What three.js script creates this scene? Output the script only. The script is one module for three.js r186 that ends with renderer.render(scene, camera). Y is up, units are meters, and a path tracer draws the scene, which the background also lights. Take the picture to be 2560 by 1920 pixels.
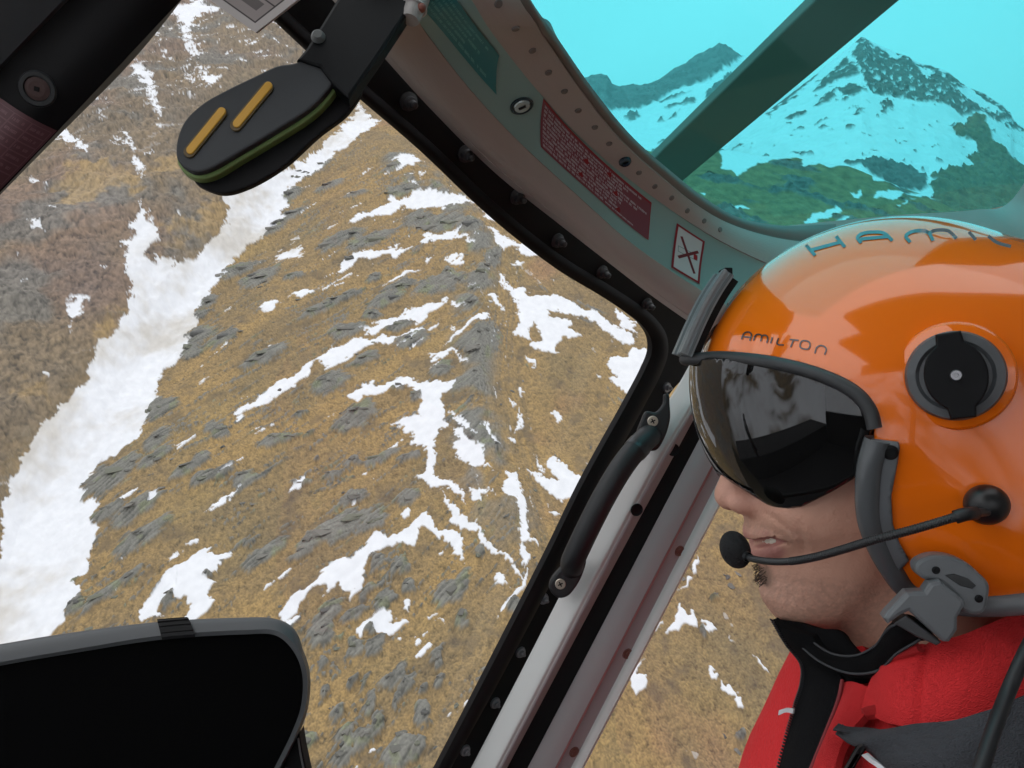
import * as THREE from 'three';
import { mergeGeometries, mergeVertices, toCreasedNormals } from 'three/addons/utils/BufferGeometryUtils.js';
import { ConvexGeometry } from 'three/addons/geometries/ConvexGeometry.js';
import { RoundedBoxGeometry } from 'three/addons/geometries/RoundedBoxGeometry.js';

// ---------------------------------------------------------------- camera, sky, sun, exposure
const scene = new THREE.Scene();
const camera = new THREE.PerspectiveCamera(53, 4 / 3, 0.02, 12000);
camera.position.set(0, 0, 0);
camera.lookAt(0, 0, -1);

const renderer = new THREE.WebGLRenderer({ antialias: true });
renderer.toneMapping = THREE.LinearToneMapping;
renderer.toneMappingExposure = 1.18;
renderer.shadowMap.enabled = true;

// hashed gradient noise, seeded
const PERM = new Uint8Array(512);
{ let s = 1234567; const p = [...Array(256).keys()];
  for (let i = 255; i > 0; i--) { s = (s * 1664525 + 1013904223) >>> 0; const j = s % (i + 1); [p[i], p[j]] = [p[j], p[i]]; }
  for (let i = 0; i < 512; i++) PERM[i] = p[i & 255]; }
const GX = new Float32Array(256), GY = new Float32Array(256);
for (let i = 0; i < 256; i++) { GX[i] = Math.cos(i * 2.39996); GY[i] = Math.sin(i * 2.39996); }
function noise2(x, y) {
  const xi = Math.floor(x), yi = Math.floor(y), fx = x - xi, fy = y - yi, X = xi & 255, Y = yi & 255;
  const u = fx * fx * fx * (fx * (fx * 6 - 15) + 10), v = fy * fy * fy * (fy * (fy * 6 - 15) + 10);
  const a = PERM[PERM[X] + Y], b = PERM[PERM[X + 1] + Y], c = PERM[PERM[X] + Y + 1], d = PERM[PERM[X + 1] + Y + 1];
  const n0 = GX[a] * fx + GY[a] * fy, n1 = GX[b] * (fx - 1) + GY[b] * fy, n2 = GX[c] * fx + GY[c] * (fy - 1), n3 = GX[d] * (fx - 1) + GY[d] * (fy - 1);
  const p = n0 + u * (n1 - n0), q = n2 + u * (n3 - n2);
  return 1.5 * (p + v * (q - p));
}
const fbm = (x, y, n = 4, g = 0.5) => { let s = 0, a = 1, t = 0; for (let i = 0; i < n; i++) { s += a * noise2(x, y); t += a; a *= g; x = x * 2.03 + 17.3; y = y * 2.03 - 9.1; } return s / t; };
const ridged = (x, y, n = 4) => { let s = 0, a = 1, t = 0; for (let i = 0; i < n; i++) { s += a * (1 - 2 * Math.abs(noise2(x, y))); t += a; a *= 0.5; x = x * 2.07 + 5.7; y = y * 2.07 + 3.3; } return s / t; };
const clamp = (v, a = 0, b = 1) => v < a ? a : v > b ? b : v;
const sstep = (a, b, t) => { t = clamp((t - a) / (b - a)); return t * t * (3 - 2 * t); };
const mix = (a, b, t) => a + (b - a) * t;
let seedState = 99;
const rnd = () => { seedState = (seedState * 1664525 + 1013904223) >>> 0; return seedState / 4294967296; };
const rr = (a, b) => a + (b - a) * rnd();

// overcast sky
{ const W = 512, H = 256, data = new Float32Array(W * H * 4);
  for (let j = 0; j < H; j++) for (let i = 0; i < W; i++) {
    const el = ((j + 0.5) / H - 0.5) * Math.PI, az = (i / W) * 2 * Math.PI;
    const cx = Math.cos(az) * 3, cy = Math.sin(az) * 3;
    const cl = fbm(cx + el * 4, cy - el * 3, 4) * 0.07;
    const up = Math.max(0, Math.sin(el));
    const l = el < -0.02 ? 0.5 : 0.98 + 0.1 * up + cl;
    const k = (j * W + i) * 4; data[k] = l * 0.975; data[k + 1] = l; data[k + 2] = l * 1.035; data[k + 3] = 1;
  }
  const sky = new THREE.DataTexture(data, W, H, THREE.RGBAFormat, THREE.FloatType);
  sky.mapping = THREE.EquirectangularReflectionMapping; sky.magFilter = THREE.LinearFilter; sky.needsUpdate = true;
  scene.background = sky; scene.environment = sky; }
const sun = new THREE.DirectionalLight(new THREE.Color(1, 0.97, 0.92), 1.5);
sun.position.set(-330, 400, 420); sun.target.position.set(0, -20, -200); sun.castShadow = true; sun.shadow.radius = 240;
sun.shadow.mapSize.set(2048, 2048);
Object.assign(sun.shadow.camera, { left: -500, right: 500, top: 500, bottom: -500, near: 1, far: 2000 });
scene.add(sun, sun.target);
scene.fog = new THREE.FogExp2(new THREE.Color(0.80, 0.86, 0.93), 0.00009);

// ---------------------------------------------------------------- names and labels
const taken = new Map();
function numbered(name) { const n = taken.get(name) || 0; taken.set(name, n + 1); return n ? `${name}_${String(n).padStart(3, '0')}` : name; }
function shade(o) { o.traverse(c => { if (c.isMesh) { c.castShadow = true; c.receiveShadow = true; } }); return o; }
function thing(name, label, category, group) { const g = new THREE.Group(); g.name = numbered(name); g.userData = { label, category }; if (group) g.userData.group = group; scene.add(g); return g; }
function part(name, geometry, material, parent, label) {
  const m = new THREE.Mesh(geometry, material); m.name = parent === scene ? numbered(name) : name; m.castShadow = m.receiveShadow = true;
  if (label) m.userData.label = label; parent.add(m); return m; }
const std = (r, g, b, roughness = 0.6, more = {}) => { const { clearcoat, ...rest } = more; const m = new (clearcoat !== undefined || rest.ior || rest.sheen || rest.transmission ? THREE.MeshPhysicalMaterial : THREE.MeshStandardMaterial)({ roughness, ...rest }); if (clearcoat !== undefined) { m.clearcoat = clearcoat; m.clearcoatRoughness = rest.clearcoatRoughness ?? 0.03; } m.color.setRGB(r, g, b); m.side = THREE.DoubleSide; return m; };

// survey of the slope, in metres: [x, distance ahead]
const GULLY = [[-72.3, 434.9], [-76.1, 385.5], [-85.3, 316.0], [-88.6, 266.4], [-97.2, 234.0], [-97.5, 208.7], [-97.8, 188.3], [-99.5, 166.6], [-91.5, 145.6], [-84.1, 126.4], [-72.2, 103.7]];
const RIB = [[-46.5, 319.5], [-22.4, 287.6], [-10.7, 256.9], [-9.3, 224.9], [-10.1, 194.6], [-5.3, 171.5], [0.8, 149.3], [3.3, 126.4]];
const CREST = [[-260, 1500], [-150, 1230], [-30, 600], [10, 394], [56, 257], [85, 228], [143, 209], [400, 150]];
const SNOWFIELDS = [
[[-85.6,407.1],[-78.0,399.4],[-71.5,384.6],[-63.9,371.8],[-71.1,355.8],[-79.9,339.7],[-80.5,329.0],[-87.3,317.0],[-89.0,316.2],[-90.3,304.5],[-86.5,295.2],[-86.8,287.2],[-88.1,277.8],[-94.5,266.3],[-95.7,257.5],[-95.0,251.7],[-96.3,244.4],[-96.2,239.4],[-96.3,234.1],[-92.8,230.8],[-95.2,227.4],[-94.3,222.3],[-92.8,215.7],[-96.2,211.8],[-93.6,203.5],[-92.7,197.4],[-91.4,191.6],[-91.1,188.0],[-96.6,183.0],[-98.8,175.4],[-94.6,171.3],[-91.2,170.5],[-91.0,165.5],[-87.1,163.3],[-87.6,160.8],[-86.8,157.2],[-84.8,154.6],[-87.8,152.9],[-85.1,151.0],[-85.5,146.8],[-83.6,145.5],[-85.5,143.2],[-85.7,135.3],[-85.2,122.4],[-101.9,115.4],[-104.5,135.9],[-102.5,149.6],[-104.0,156.5],[-105.7,160.7],[-109.7,165.9],[-111.2,170.6],[-111.8,174.0],[-112.2,178.9],[-113.1,184.6],[-112.4,189.3],[-112.4,192.5],[-110.8,194.6],[-111.2,202.2],[-113.4,208.2],[-114.3,214.3],[-112.1,217.8],[-112.8,223.2],[-113.4,230.6],[-116.5,234.9],[-120.3,239.0],[-121.9,244.0],[-124.5,248.4],[-126.9,248.6],[-125.0,252.0],[-127.9,260.0],[-126.8,263.6],[-129.2,268.7],[-126.2,265.6],[-120.1,260.9],[-117.6,255.5],[-117.9,248.1],[-116.8,244.9],[-113.6,245.0],[-115.5,249.0],[-110.7,250.7],[-108.7,249.6],[-105.8,253.7],[-104.8,258.4],[-102.7,266.8],[-101.6,273.3],[-103.8,281.9],[-109.0,290.2],[-111.2,291.7],[-105.7,306.0],[-104.1,311.8],[-101.4,321.6],[-96.7,314.0],[-95.7,320.6],[-92.9,323.5],[-90.1,333.5],[-82.0,363.1],[-81.7,373.6],[-77.9,394.7],[-85.8,404.8]],
[[-58.5,273.1],[-54.9,280.8],[-44.7,286.4],[-45.9,290.7],[-40.6,288.4],[-34.8,293.7],[-23.8,287.8],[-17.3,287.6],[-13.8,283.0],[-20.0,279.7],[-33.7,280.3],[-41.4,282.7],[-46.6,278.5],[-51.2,278.1]],
[[-49.9,316.4],[-44.9,310.4],[-46.3,308.0],[-40.7,309.5],[-37.3,315.0],[-41.2,322.2]],
[[-31.9,265.6],[-27.3,263.8],[-20.8,263.6],[-11.0,255.4],[-11.4,253.5],[-19.5,259.7],[-23.4,259.6],[-26.1,257.2],[-27.3,259.8],[-31.3,260.2],[-29.6,262.7]],
[[-60.2,244.7],[-56.9,248.3],[-54.9,252.0],[-52.7,257.5],[-45.2,256.0],[-37.2,260.8],[-39.5,256.2],[-33.3,258.9],[-38.7,251.5],[-40.7,254.8],[-48.8,252.0],[-50.3,252.5],[-51.5,249.1],[-54.7,246.6],[-57.5,246.8]],
[[-77.7,231.6],[-72.1,235.3],[-69.4,233.9],[-72.3,229.1]],
[[-68.5,235.2],[-65.5,238.8],[-61.6,237.4],[-63.4,234.4],[-65.9,237.0]],
[[-60.4,238.1],[-58.0,241.2],[-51.5,244.9],[-50.9,244.1],[-54.0,241.3],[-57.0,240.8],[-58.8,237.3]],
[[-39.2,238.7],[-35.3,244.1],[-28.6,245.6],[-31.1,243.4],[-35.3,241.1]],
[[-28.9,250.3],[-25.7,251.2],[-27.2,247.6]],
[[-22.3,250.4],[-19.7,249.2],[-17.5,251.2],[-16.5,247.3],[-18.9,245.4]],
[[-80.3,260.7],[-77.8,263.7],[-72.9,267.6],[-71.1,259.2],[-72.7,258.0]],
[[-79.1,271.5],[-75.8,274.5],[-75.1,272.8]],
[[-64.9,194.2],[-61.3,199.1],[-56.8,204.3],[-52.7,207.8],[-49.5,212.7],[-45.7,213.6],[-40.4,214.9],[-37.0,216.3],[-34.4,215.4],[-27.9,218.0],[-24.0,216.6],[-20.8,221.1],[-22.1,217.4],[-25.5,215.8],[-31.4,214.4],[-35.0,212.0],[-39.8,211.9],[-44.6,208.4],[-45.5,205.3],[-49.8,202.4],[-49.3,205.0],[-52.8,206.8],[-53.1,202.0],[-57.4,195.7],[-59.8,194.0]],
[[-42.8,219.3],[-38.2,223.2],[-32.9,224.4],[-31.2,227.4],[-26.4,226.9],[-19.1,228.8],[-20.8,225.9],[-24.4,223.6],[-27.2,219.7],[-30.4,221.8],[-36.2,219.2],[-39.8,216.3]],
[[-18.5,228.6],[-16.2,227.5],[-13.6,222.4],[-15.7,225.1],[-17.9,226.4]],
[[-17.9,216.9],[-14.9,214.1],[-11.1,218.2],[-7.4,219.6],[-6.9,216.8],[-9.8,217.0],[-14.4,212.5],[-18.5,209.4],[-15.6,212.6]],
[[-22.4,206.0],[-17.2,207.6],[-12.2,202.4],[-10.9,200.3],[-16.6,205.5],[-21.5,204.1]],
[[-40.7,193.3],[-38.1,197.0],[-34.2,198.0],[-26.1,198.3],[-23.7,196.9],[-14.8,196.6],[-14.9,193.2],[-17.3,192.0],[-17.0,188.0],[-18.8,185.4],[-22.0,189.1],[-23.3,193.4],[-26.9,196.0],[-32.2,194.8],[-35.6,193.3],[-39.0,192.3]],
[[-12.7,280.6],[-6.2,276.2],[-2.5,269.9],[-8.2,271.1]],
[[-8.0,266.8],[-1.5,261.1],[1.0,259.0],[5.8,256.0],[15.0,249.5],[10.4,251.2],[2.8,253.6],[1.0,257.3],[-2.4,256.2],[-3.8,253.1],[-6.8,259.0]],
[[-0.9,247.6],[3.7,247.7],[0.9,245.8]],
[[-61.2,311.9],[-56.6,314.0],[-60.2,310.9]],
[[-51.7,307.5],[-49.2,308.3],[-48.6,306.4]],
[[-43.1,301.8],[-38.8,303.8],[-39.1,301.6]],
[[-38.0,304.0],[-35.8,302.4],[-33.8,297.8]],
[[-40.0,300.1],[-38.2,298.6],[-35.4,294.7],[-37.1,294.8]],
[[-14.1,233.9],[-8.6,227.6],[-12.2,231.1]],
[[-7.7,227.0],[-5.2,229.4],[-3.4,225.0],[-1.3,222.4],[-4.2,224.0]],
[[10.4,241.5],[13.9,238.7],[12.1,239.5]],
[[-4.3,238.4],[-2.8,239.2],[-0.9,234.7],[3.5,233.8],[5.2,231.3],[10.7,231.8],[13.3,233.4],[17.8,229.8],[23.5,226.2],[27.7,222.8],[32.2,220.0],[34.5,215.2],[32.6,213.7],[27.9,215.8],[24.6,220.0],[22.2,223.4],[17.3,222.9],[13.2,225.6],[10.0,225.1],[10.9,221.5],[17.2,221.9],[18.4,220.0],[15.5,217.6],[20.1,215.6],[17.3,214.4],[14.6,214.5],[12.0,210.4],[12.5,207.7],[9.6,207.7],[4.4,209.5],[5.8,211.2],[7.4,211.0],[7.9,215.5],[6.0,218.8],[4.8,213.9],[5.5,211.6],[0.8,212.5],[1.5,216.6],[2.2,220.8],[0.2,228.3]],
[[29.6,229.4],[33.1,226.4],[37.0,221.8],[34.7,220.7],[35.3,218.2],[31.6,221.0],[30.3,224.1]],
[[10.6,241.4],[14.0,238.6],[12.5,239.2]],
[[7.3,238.3],[8.7,237.4],[8.0,236.9]],
[[26.8,208.4],[30.3,207.8],[34.6,213.0],[37.8,210.4],[35.7,205.4],[32.5,200.1],[29.0,195.4],[24.4,201.1],[27.5,201.8],[25.2,204.8]],
[[2.6,206.6],[3.7,206.0],[6.9,203.2],[6.3,201.8],[4.4,203.8]],
[[2.2,195.5],[3.8,193.5],[2.9,191.6],[2.2,193.7]],
[[-1.4,191.3],[0.6,189.3],[-0.1,188.2],[-1.2,189.4]],
[[1.6,188.9],[2.6,183.7],[1.2,180.7],[1.4,184.8]],
[[-6.9,179.9],[-5.9,181.2],[-4.5,177.7],[-2.4,174.9],[-5.5,176.9],[-6.5,178.3]],
[[7.3,172.8],[9.3,174.0],[13.7,171.1],[16.0,168.4],[13.3,162.9],[10.0,163.4],[7.0,164.3],[5.5,167.0],[3.4,169.2],[5.9,169.4],[9.0,168.1],[10.6,167.6]],
[[4.9,173.8],[7.2,170.4],[6.3,170.2]],
[[9.4,187.8],[11.2,188.5],[11.4,185.8],[10.7,185.7]],
[[7.2,159.9],[8.6,160.4],[9.9,159.6],[9.1,158.9]],
[[21.8,201.4],[23.6,201.1],[22.7,199.7]],
[[-29.3,184.9],[-25.9,185.7],[-22.6,186.6],[-22.0,189.6],[-19.5,190.8],[-17.2,188.9],[-15.9,186.9],[-16.5,184.9],[-14.4,180.4],[-17.2,181.8],[-18.0,179.6],[-17.3,177.1],[-17.0,174.7],[-16.1,173.8],[-17.2,171.8],[-16.7,169.6],[-14.2,167.0],[-11.2,164.4],[-9.5,161.2],[-12.5,164.4],[-15.6,164.9],[-17.5,165.6],[-19.4,167.9],[-20.8,169.2],[-19.5,171.5],[-19.0,173.6],[-19.3,175.9],[-22.9,178.5],[-22.6,180.8],[-23.8,182.6],[-27.7,183.4],[-26.4,184.3]],
[[-16.0,187.4],[-12.6,183.9],[-9.2,179.3],[-8.1,177.3],[-10.6,179.8],[-14.0,184.3]],
[[-13.7,180.6],[-11.3,179.9],[-9.7,176.4],[-7.3,173.5],[-4.2,167.7],[-6.8,169.1],[-9.7,169.8],[-11.2,172.7],[-13.6,175.1],[-12.1,176.7]],
[[-9.1,164.0],[-6.9,163.4],[-6.3,164.6],[-3.1,160.2],[-5.6,162.5],[-5.8,160.2],[-7.7,161.7]],
[[-15.3,164.6],[-13.8,162.4],[-11.5,159.7],[-8.7,157.3],[-7.2,157.0],[-5.9,154.1],[-2.4,150.2],[0.4,146.4],[3.0,143.7],[1.0,144.7],[-1.2,147.1],[-2.1,149.0],[-5.8,151.5],[-6.8,154.0],[-8.9,155.9],[-10.7,156.1],[-12.2,157.4],[-14.7,161.2],[-14.5,162.8]],
[[-2.6,167.0],[-1.7,168.9],[0.2,167.1],[1.1,167.8],[1.7,166.0],[2.3,163.5],[2.9,159.7],[3.1,157.3],[2.5,155.4],[3.9,152.2],[2.4,151.5],[3.8,149.1],[2.6,146.4],[2.9,144.5],[2.4,146.6],[1.5,148.1],[2.2,151.4],[1.3,153.8],[1.6,156.2],[1.1,161.0],[-2.3,162.1],[-2.3,164.4],[-1.1,165.6]],
[[3.9,152.5],[5.6,151.0],[5.2,150.5],[3.3,151.7]],
[[-42.9,142.4],[-40.7,146.0],[-38.0,148.3],[-35.1,151.5],[-31.7,152.7],[-29.8,154.9],[-28.3,156.3],[-26.6,156.6],[-24.6,155.1],[-22.1,156.1],[-20.4,158.6],[-18.2,160.2],[-16.9,159.1],[-14.9,157.2],[-13.0,156.3],[-9.9,153.4],[-9.2,148.9],[-12.1,152.1],[-14.1,155.0],[-16.6,156.6],[-19.0,156.9],[-19.5,153.7],[-20.7,154.7],[-24.1,153.9],[-27.1,152.7],[-29.0,150.8],[-29.1,148.3],[-28.4,146.1],[-30.5,144.3],[-30.5,146.0],[-33.0,145.9],[-36.3,144.7],[-36.1,146.3],[-37.9,146.9],[-39.5,144.6],[-39.7,142.6],[-41.1,141.8],[-42.0,141.1]],
[[-22.9,159.5],[-21.9,161.3],[-20.5,160.8],[-21.1,159.6]],
[[-42.1,141.4],[-38.8,142.0],[-39.1,141.3],[-40.7,139.6]],
[[-3.1,145.7],[-2.3,145.7],[-0.8,142.9],[-2.3,143.9]],
[[-27.7,138.5],[-25.9,140.1],[-24.1,141.7],[-22.5,141.7],[-21.4,139.7],[-19.0,139.5],[-20.3,138.2],[-20.7,137.0],[-21.7,136.9],[-22.8,137.4],[-25.1,138.8],[-26.1,138.2],[-27.0,137.5]],
[[-20.3,143.1],[-19.2,143.3],[-18.9,141.0],[-20.0,141.3]],
[[-14.2,139.0],[-12.3,138.2],[-12.1,137.5]],
[[-15.1,140.1],[-13.5,140.1],[-14.8,139.5]],
[[-0.8,178.1],[1.2,178.9],[0.5,177.0]],
[[-33.3,171.3],[-32.1,172.0],[-31.6,170.8],[-32.1,170.3]],
[[-8.7,168.9],[-6.3,164.9],[-7.3,166.2]],
[[-69.7,143.9],[-69.0,147.0],[-68.3,150.9],[-63.9,154.0],[-61.7,155.6],[-59.7,154.4],[-58.0,155.2],[-56.5,154.3],[-57.8,153.1],[-57.3,151.1],[-60.5,150.7],[-58.9,148.7],[-57.2,148.6],[-57.9,146.7],[-56.4,144.3],[-57.6,142.6],[-59.2,141.4],[-61.4,141.5],[-60.7,144.3],[-61.5,145.6],[-63.4,145.5],[-65.5,147.2],[-66.5,145.2],[-66.7,143.3],[-64.7,143.0],[-66.4,142.0],[-68.3,142.0]],
[[-66.1,156.2],[-64.4,156.7],[-63.9,156.0],[-65.2,155.7]],
[[-68.7,153.8],[-67.9,155.3],[-67.1,154.8],[-68.2,153.3]],
[[-79.5,167.8],[-79.0,169.7],[-77.5,169.8],[-77.3,168.1],[-78.7,167.0]],
[[-68.1,190.0],[-65.5,192.8],[-64.1,196.1],[-60.3,193.5],[-64.5,190.9],[-66.3,186.8]],
[[-156.4,249.4],[-154.2,249.6],[-149.0,245.3],[-152.9,246.0]],
[[-128.4,224.5],[-125.8,224.7],[-123.2,224.4],[-124.1,222.6],[-122.0,218.1],[-123.8,216.8],[-125.9,219.2],[-126.1,221.0]],
[[-124.0,215.8],[-121.5,213.6],[-121.4,211.9]],
[[-173.8,277.5],[-169.9,275.9],[-163.1,269.7],[-168.8,273.2]],
[[-144.4,294.7],[-137.9,288.1],[-137.1,285.7],[-143.4,291.6]],
[[-117.9,271.3],[-115.7,267.9],[-117.0,268.0]],
[[-154.4,256.9],[-153.6,258.0],[-151.3,254.9]],
[[-151.2,234.7],[-150.3,235.4],[-149.1,233.5]],
[[-144.2,225.2],[-143.3,225.5],[-142.4,223.7]],
[[-128.2,237.1],[-124.4,237.5],[-124.3,236.5]],
[[-120.9,197.8],[-119.8,198.7],[-119.4,197.7],[-120.3,197.2]],
[[-82.5,203.5],[-80.4,204.9],[-81.3,202.3]],
[[-79.0,271.5],[-75.1,273.9],[-75.3,272.8]],
[[-199.0,399.2],[-191.2,389.4],[-182.0,380.0],[-175.7,373.8],[-168.1,361.2],[-162.1,349.3],[-154.8,340.2],[-151.5,334.1],[-149.8,327.2],[-156.4,337.2],[-163.8,347.5],[-168.2,355.5],[-176.3,364.6],[-181.2,367.8],[-186.4,377.4],[-182.7,376.7]],
[[-204.2,467.4],[-210.7,466.2],[-211.7,481.1],[-203.8,481.2],[-203.2,490.4],[-209.5,505.6],[-203.1,506.6],[-195.1,486.7],[-181.2,484.6],[-185.7,473.9],[-189.9,463.3],[-187.8,450.0],[-184.6,437.5],[-178.8,428.4],[-172.5,416.3],[-166.2,406.9],[-164.6,400.2],[-173.8,412.0],[-183.7,429.2],[-192.4,446.6]],
[[-158.7,388.6],[-147.2,375.7],[-143.8,378.5],[-140.9,368.0],[-141.9,362.1],[-148.6,370.7]],
[[-195.0,420.2],[-178.9,401.3],[-171.4,393.7],[-180.6,400.8]],
[[-167.6,389.0],[-158.2,377.7],[-150.8,372.0],[-157.1,375.0]],
[[-162.3,379.4],[-148.8,365.6],[-155.4,369.6]],
[[-186.6,315.3],[-180.3,311.8],[-174.3,307.9],[-168.8,302.2],[-161.0,294.6],[-161.5,293.0],[-168.8,298.2],[-174.9,302.6],[-180.8,304.8]],
[[-161.7,315.9],[-154.4,309.7],[-146.9,300.2],[-145.2,296.5],[-151.3,303.6],[-157.2,309.8]],
[[-160.8,308.6],[-154.1,302.6],[-148.8,296.6],[-155.6,302.1]],
[[-144.6,294.4],[-140.8,292.1],[-137.2,287.3],[-140.1,287.0]],
[[-137.4,286.4],[-136.5,285.8],[-133.3,278.7],[-135.2,281.3]],
[[-192.5,349.4],[-184.9,343.0],[-178.4,337.6],[-185.2,341.7]],
[[-189.8,331.7],[-183.1,326.0],[-186.9,327.5]],
[[-172.7,277.1],[-168.3,274.1],[-162.6,269.3],[-167.4,272.0]],
[[-142.3,299.0],[-141.2,302.4],[-140.6,297.3]],
[[-146.5,318.9],[-145.8,322.5],[-144.9,317.4]],
[[-183.3,334.5],[-177.0,329.3],[-180.7,331.4]],
[[-175.1,325.7],[-167.5,319.7],[-172.6,322.9]],
[[-173.3,299.0],[-166.5,294.9],[-170.2,296.8]],
[[-151.7,358.2],[-144.6,352.9],[-147.2,353.9]],
[[-198.2,442.9],[-193.7,441.8],[-195.6,440.2]],
[[27.3,138.0],[28.6,139.7],[31.1,141.9],[31.9,143.7],[32.7,142.3],[34.3,142.7],[33.8,140.1],[31.5,139.9],[30.1,138.7]],
[[35.2,141.0],[36.5,140.8],[37.1,139.8],[36.0,139.0],[35.1,139.3]],
[[38.6,138.8],[40.1,137.9],[39.0,138.1]],
[[42.4,135.6],[43.4,134.9],[44.5,132.9],[43.3,133.6]],
[[33.9,132.9],[34.8,134.0],[35.6,132.0],[34.8,131.6],[34.2,132.0]],
[[35.1,130.3],[35.8,131.3],[36.9,129.9],[37.7,128.8],[38.0,127.7],[37.1,127.6],[36.7,129.2],[36.1,128.8]],
[[20.5,130.1],[22.5,133.3],[21.4,130.0],[22.6,129.9],[22.2,128.2],[20.7,127.5],[20.2,128.2]],
[[33.9,149.0],[36.4,153.0],[36.2,150.0],[34.4,148.4],[31.1,146.0]],
[[25.9,137.9],[27.3,139.9],[26.9,138.5]]];
const OCHRE_ROCK = [
[[-154.0,260.4],[-163.2,284.0],[-153.1,287.1],[-138.9,285.5],[-132.9,276.4],[-143.8,269.7],[-148.2,257.9]],
[[-111.3,269.5],[-110.7,289.0],[-104.2,281.7],[-101.4,272.7],[-103.8,264.5],[-107.6,261.7]],
[[-137.9,291.4],[-131.7,299.8],[-126.9,295.0],[-130.5,282.5]],
[[-117.2,265.5],[-115.1,266.6],[-110.6,259.5],[-112.8,251.3],[-115.8,250.7]],
[[-119.6,189.6],[-121.3,196.4],[-117.9,194.4],[-116.6,190.5]],
[[-117.2,219.9],[-117.1,224.4],[-115.7,224.1],[-115.3,217.7]]];
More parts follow.
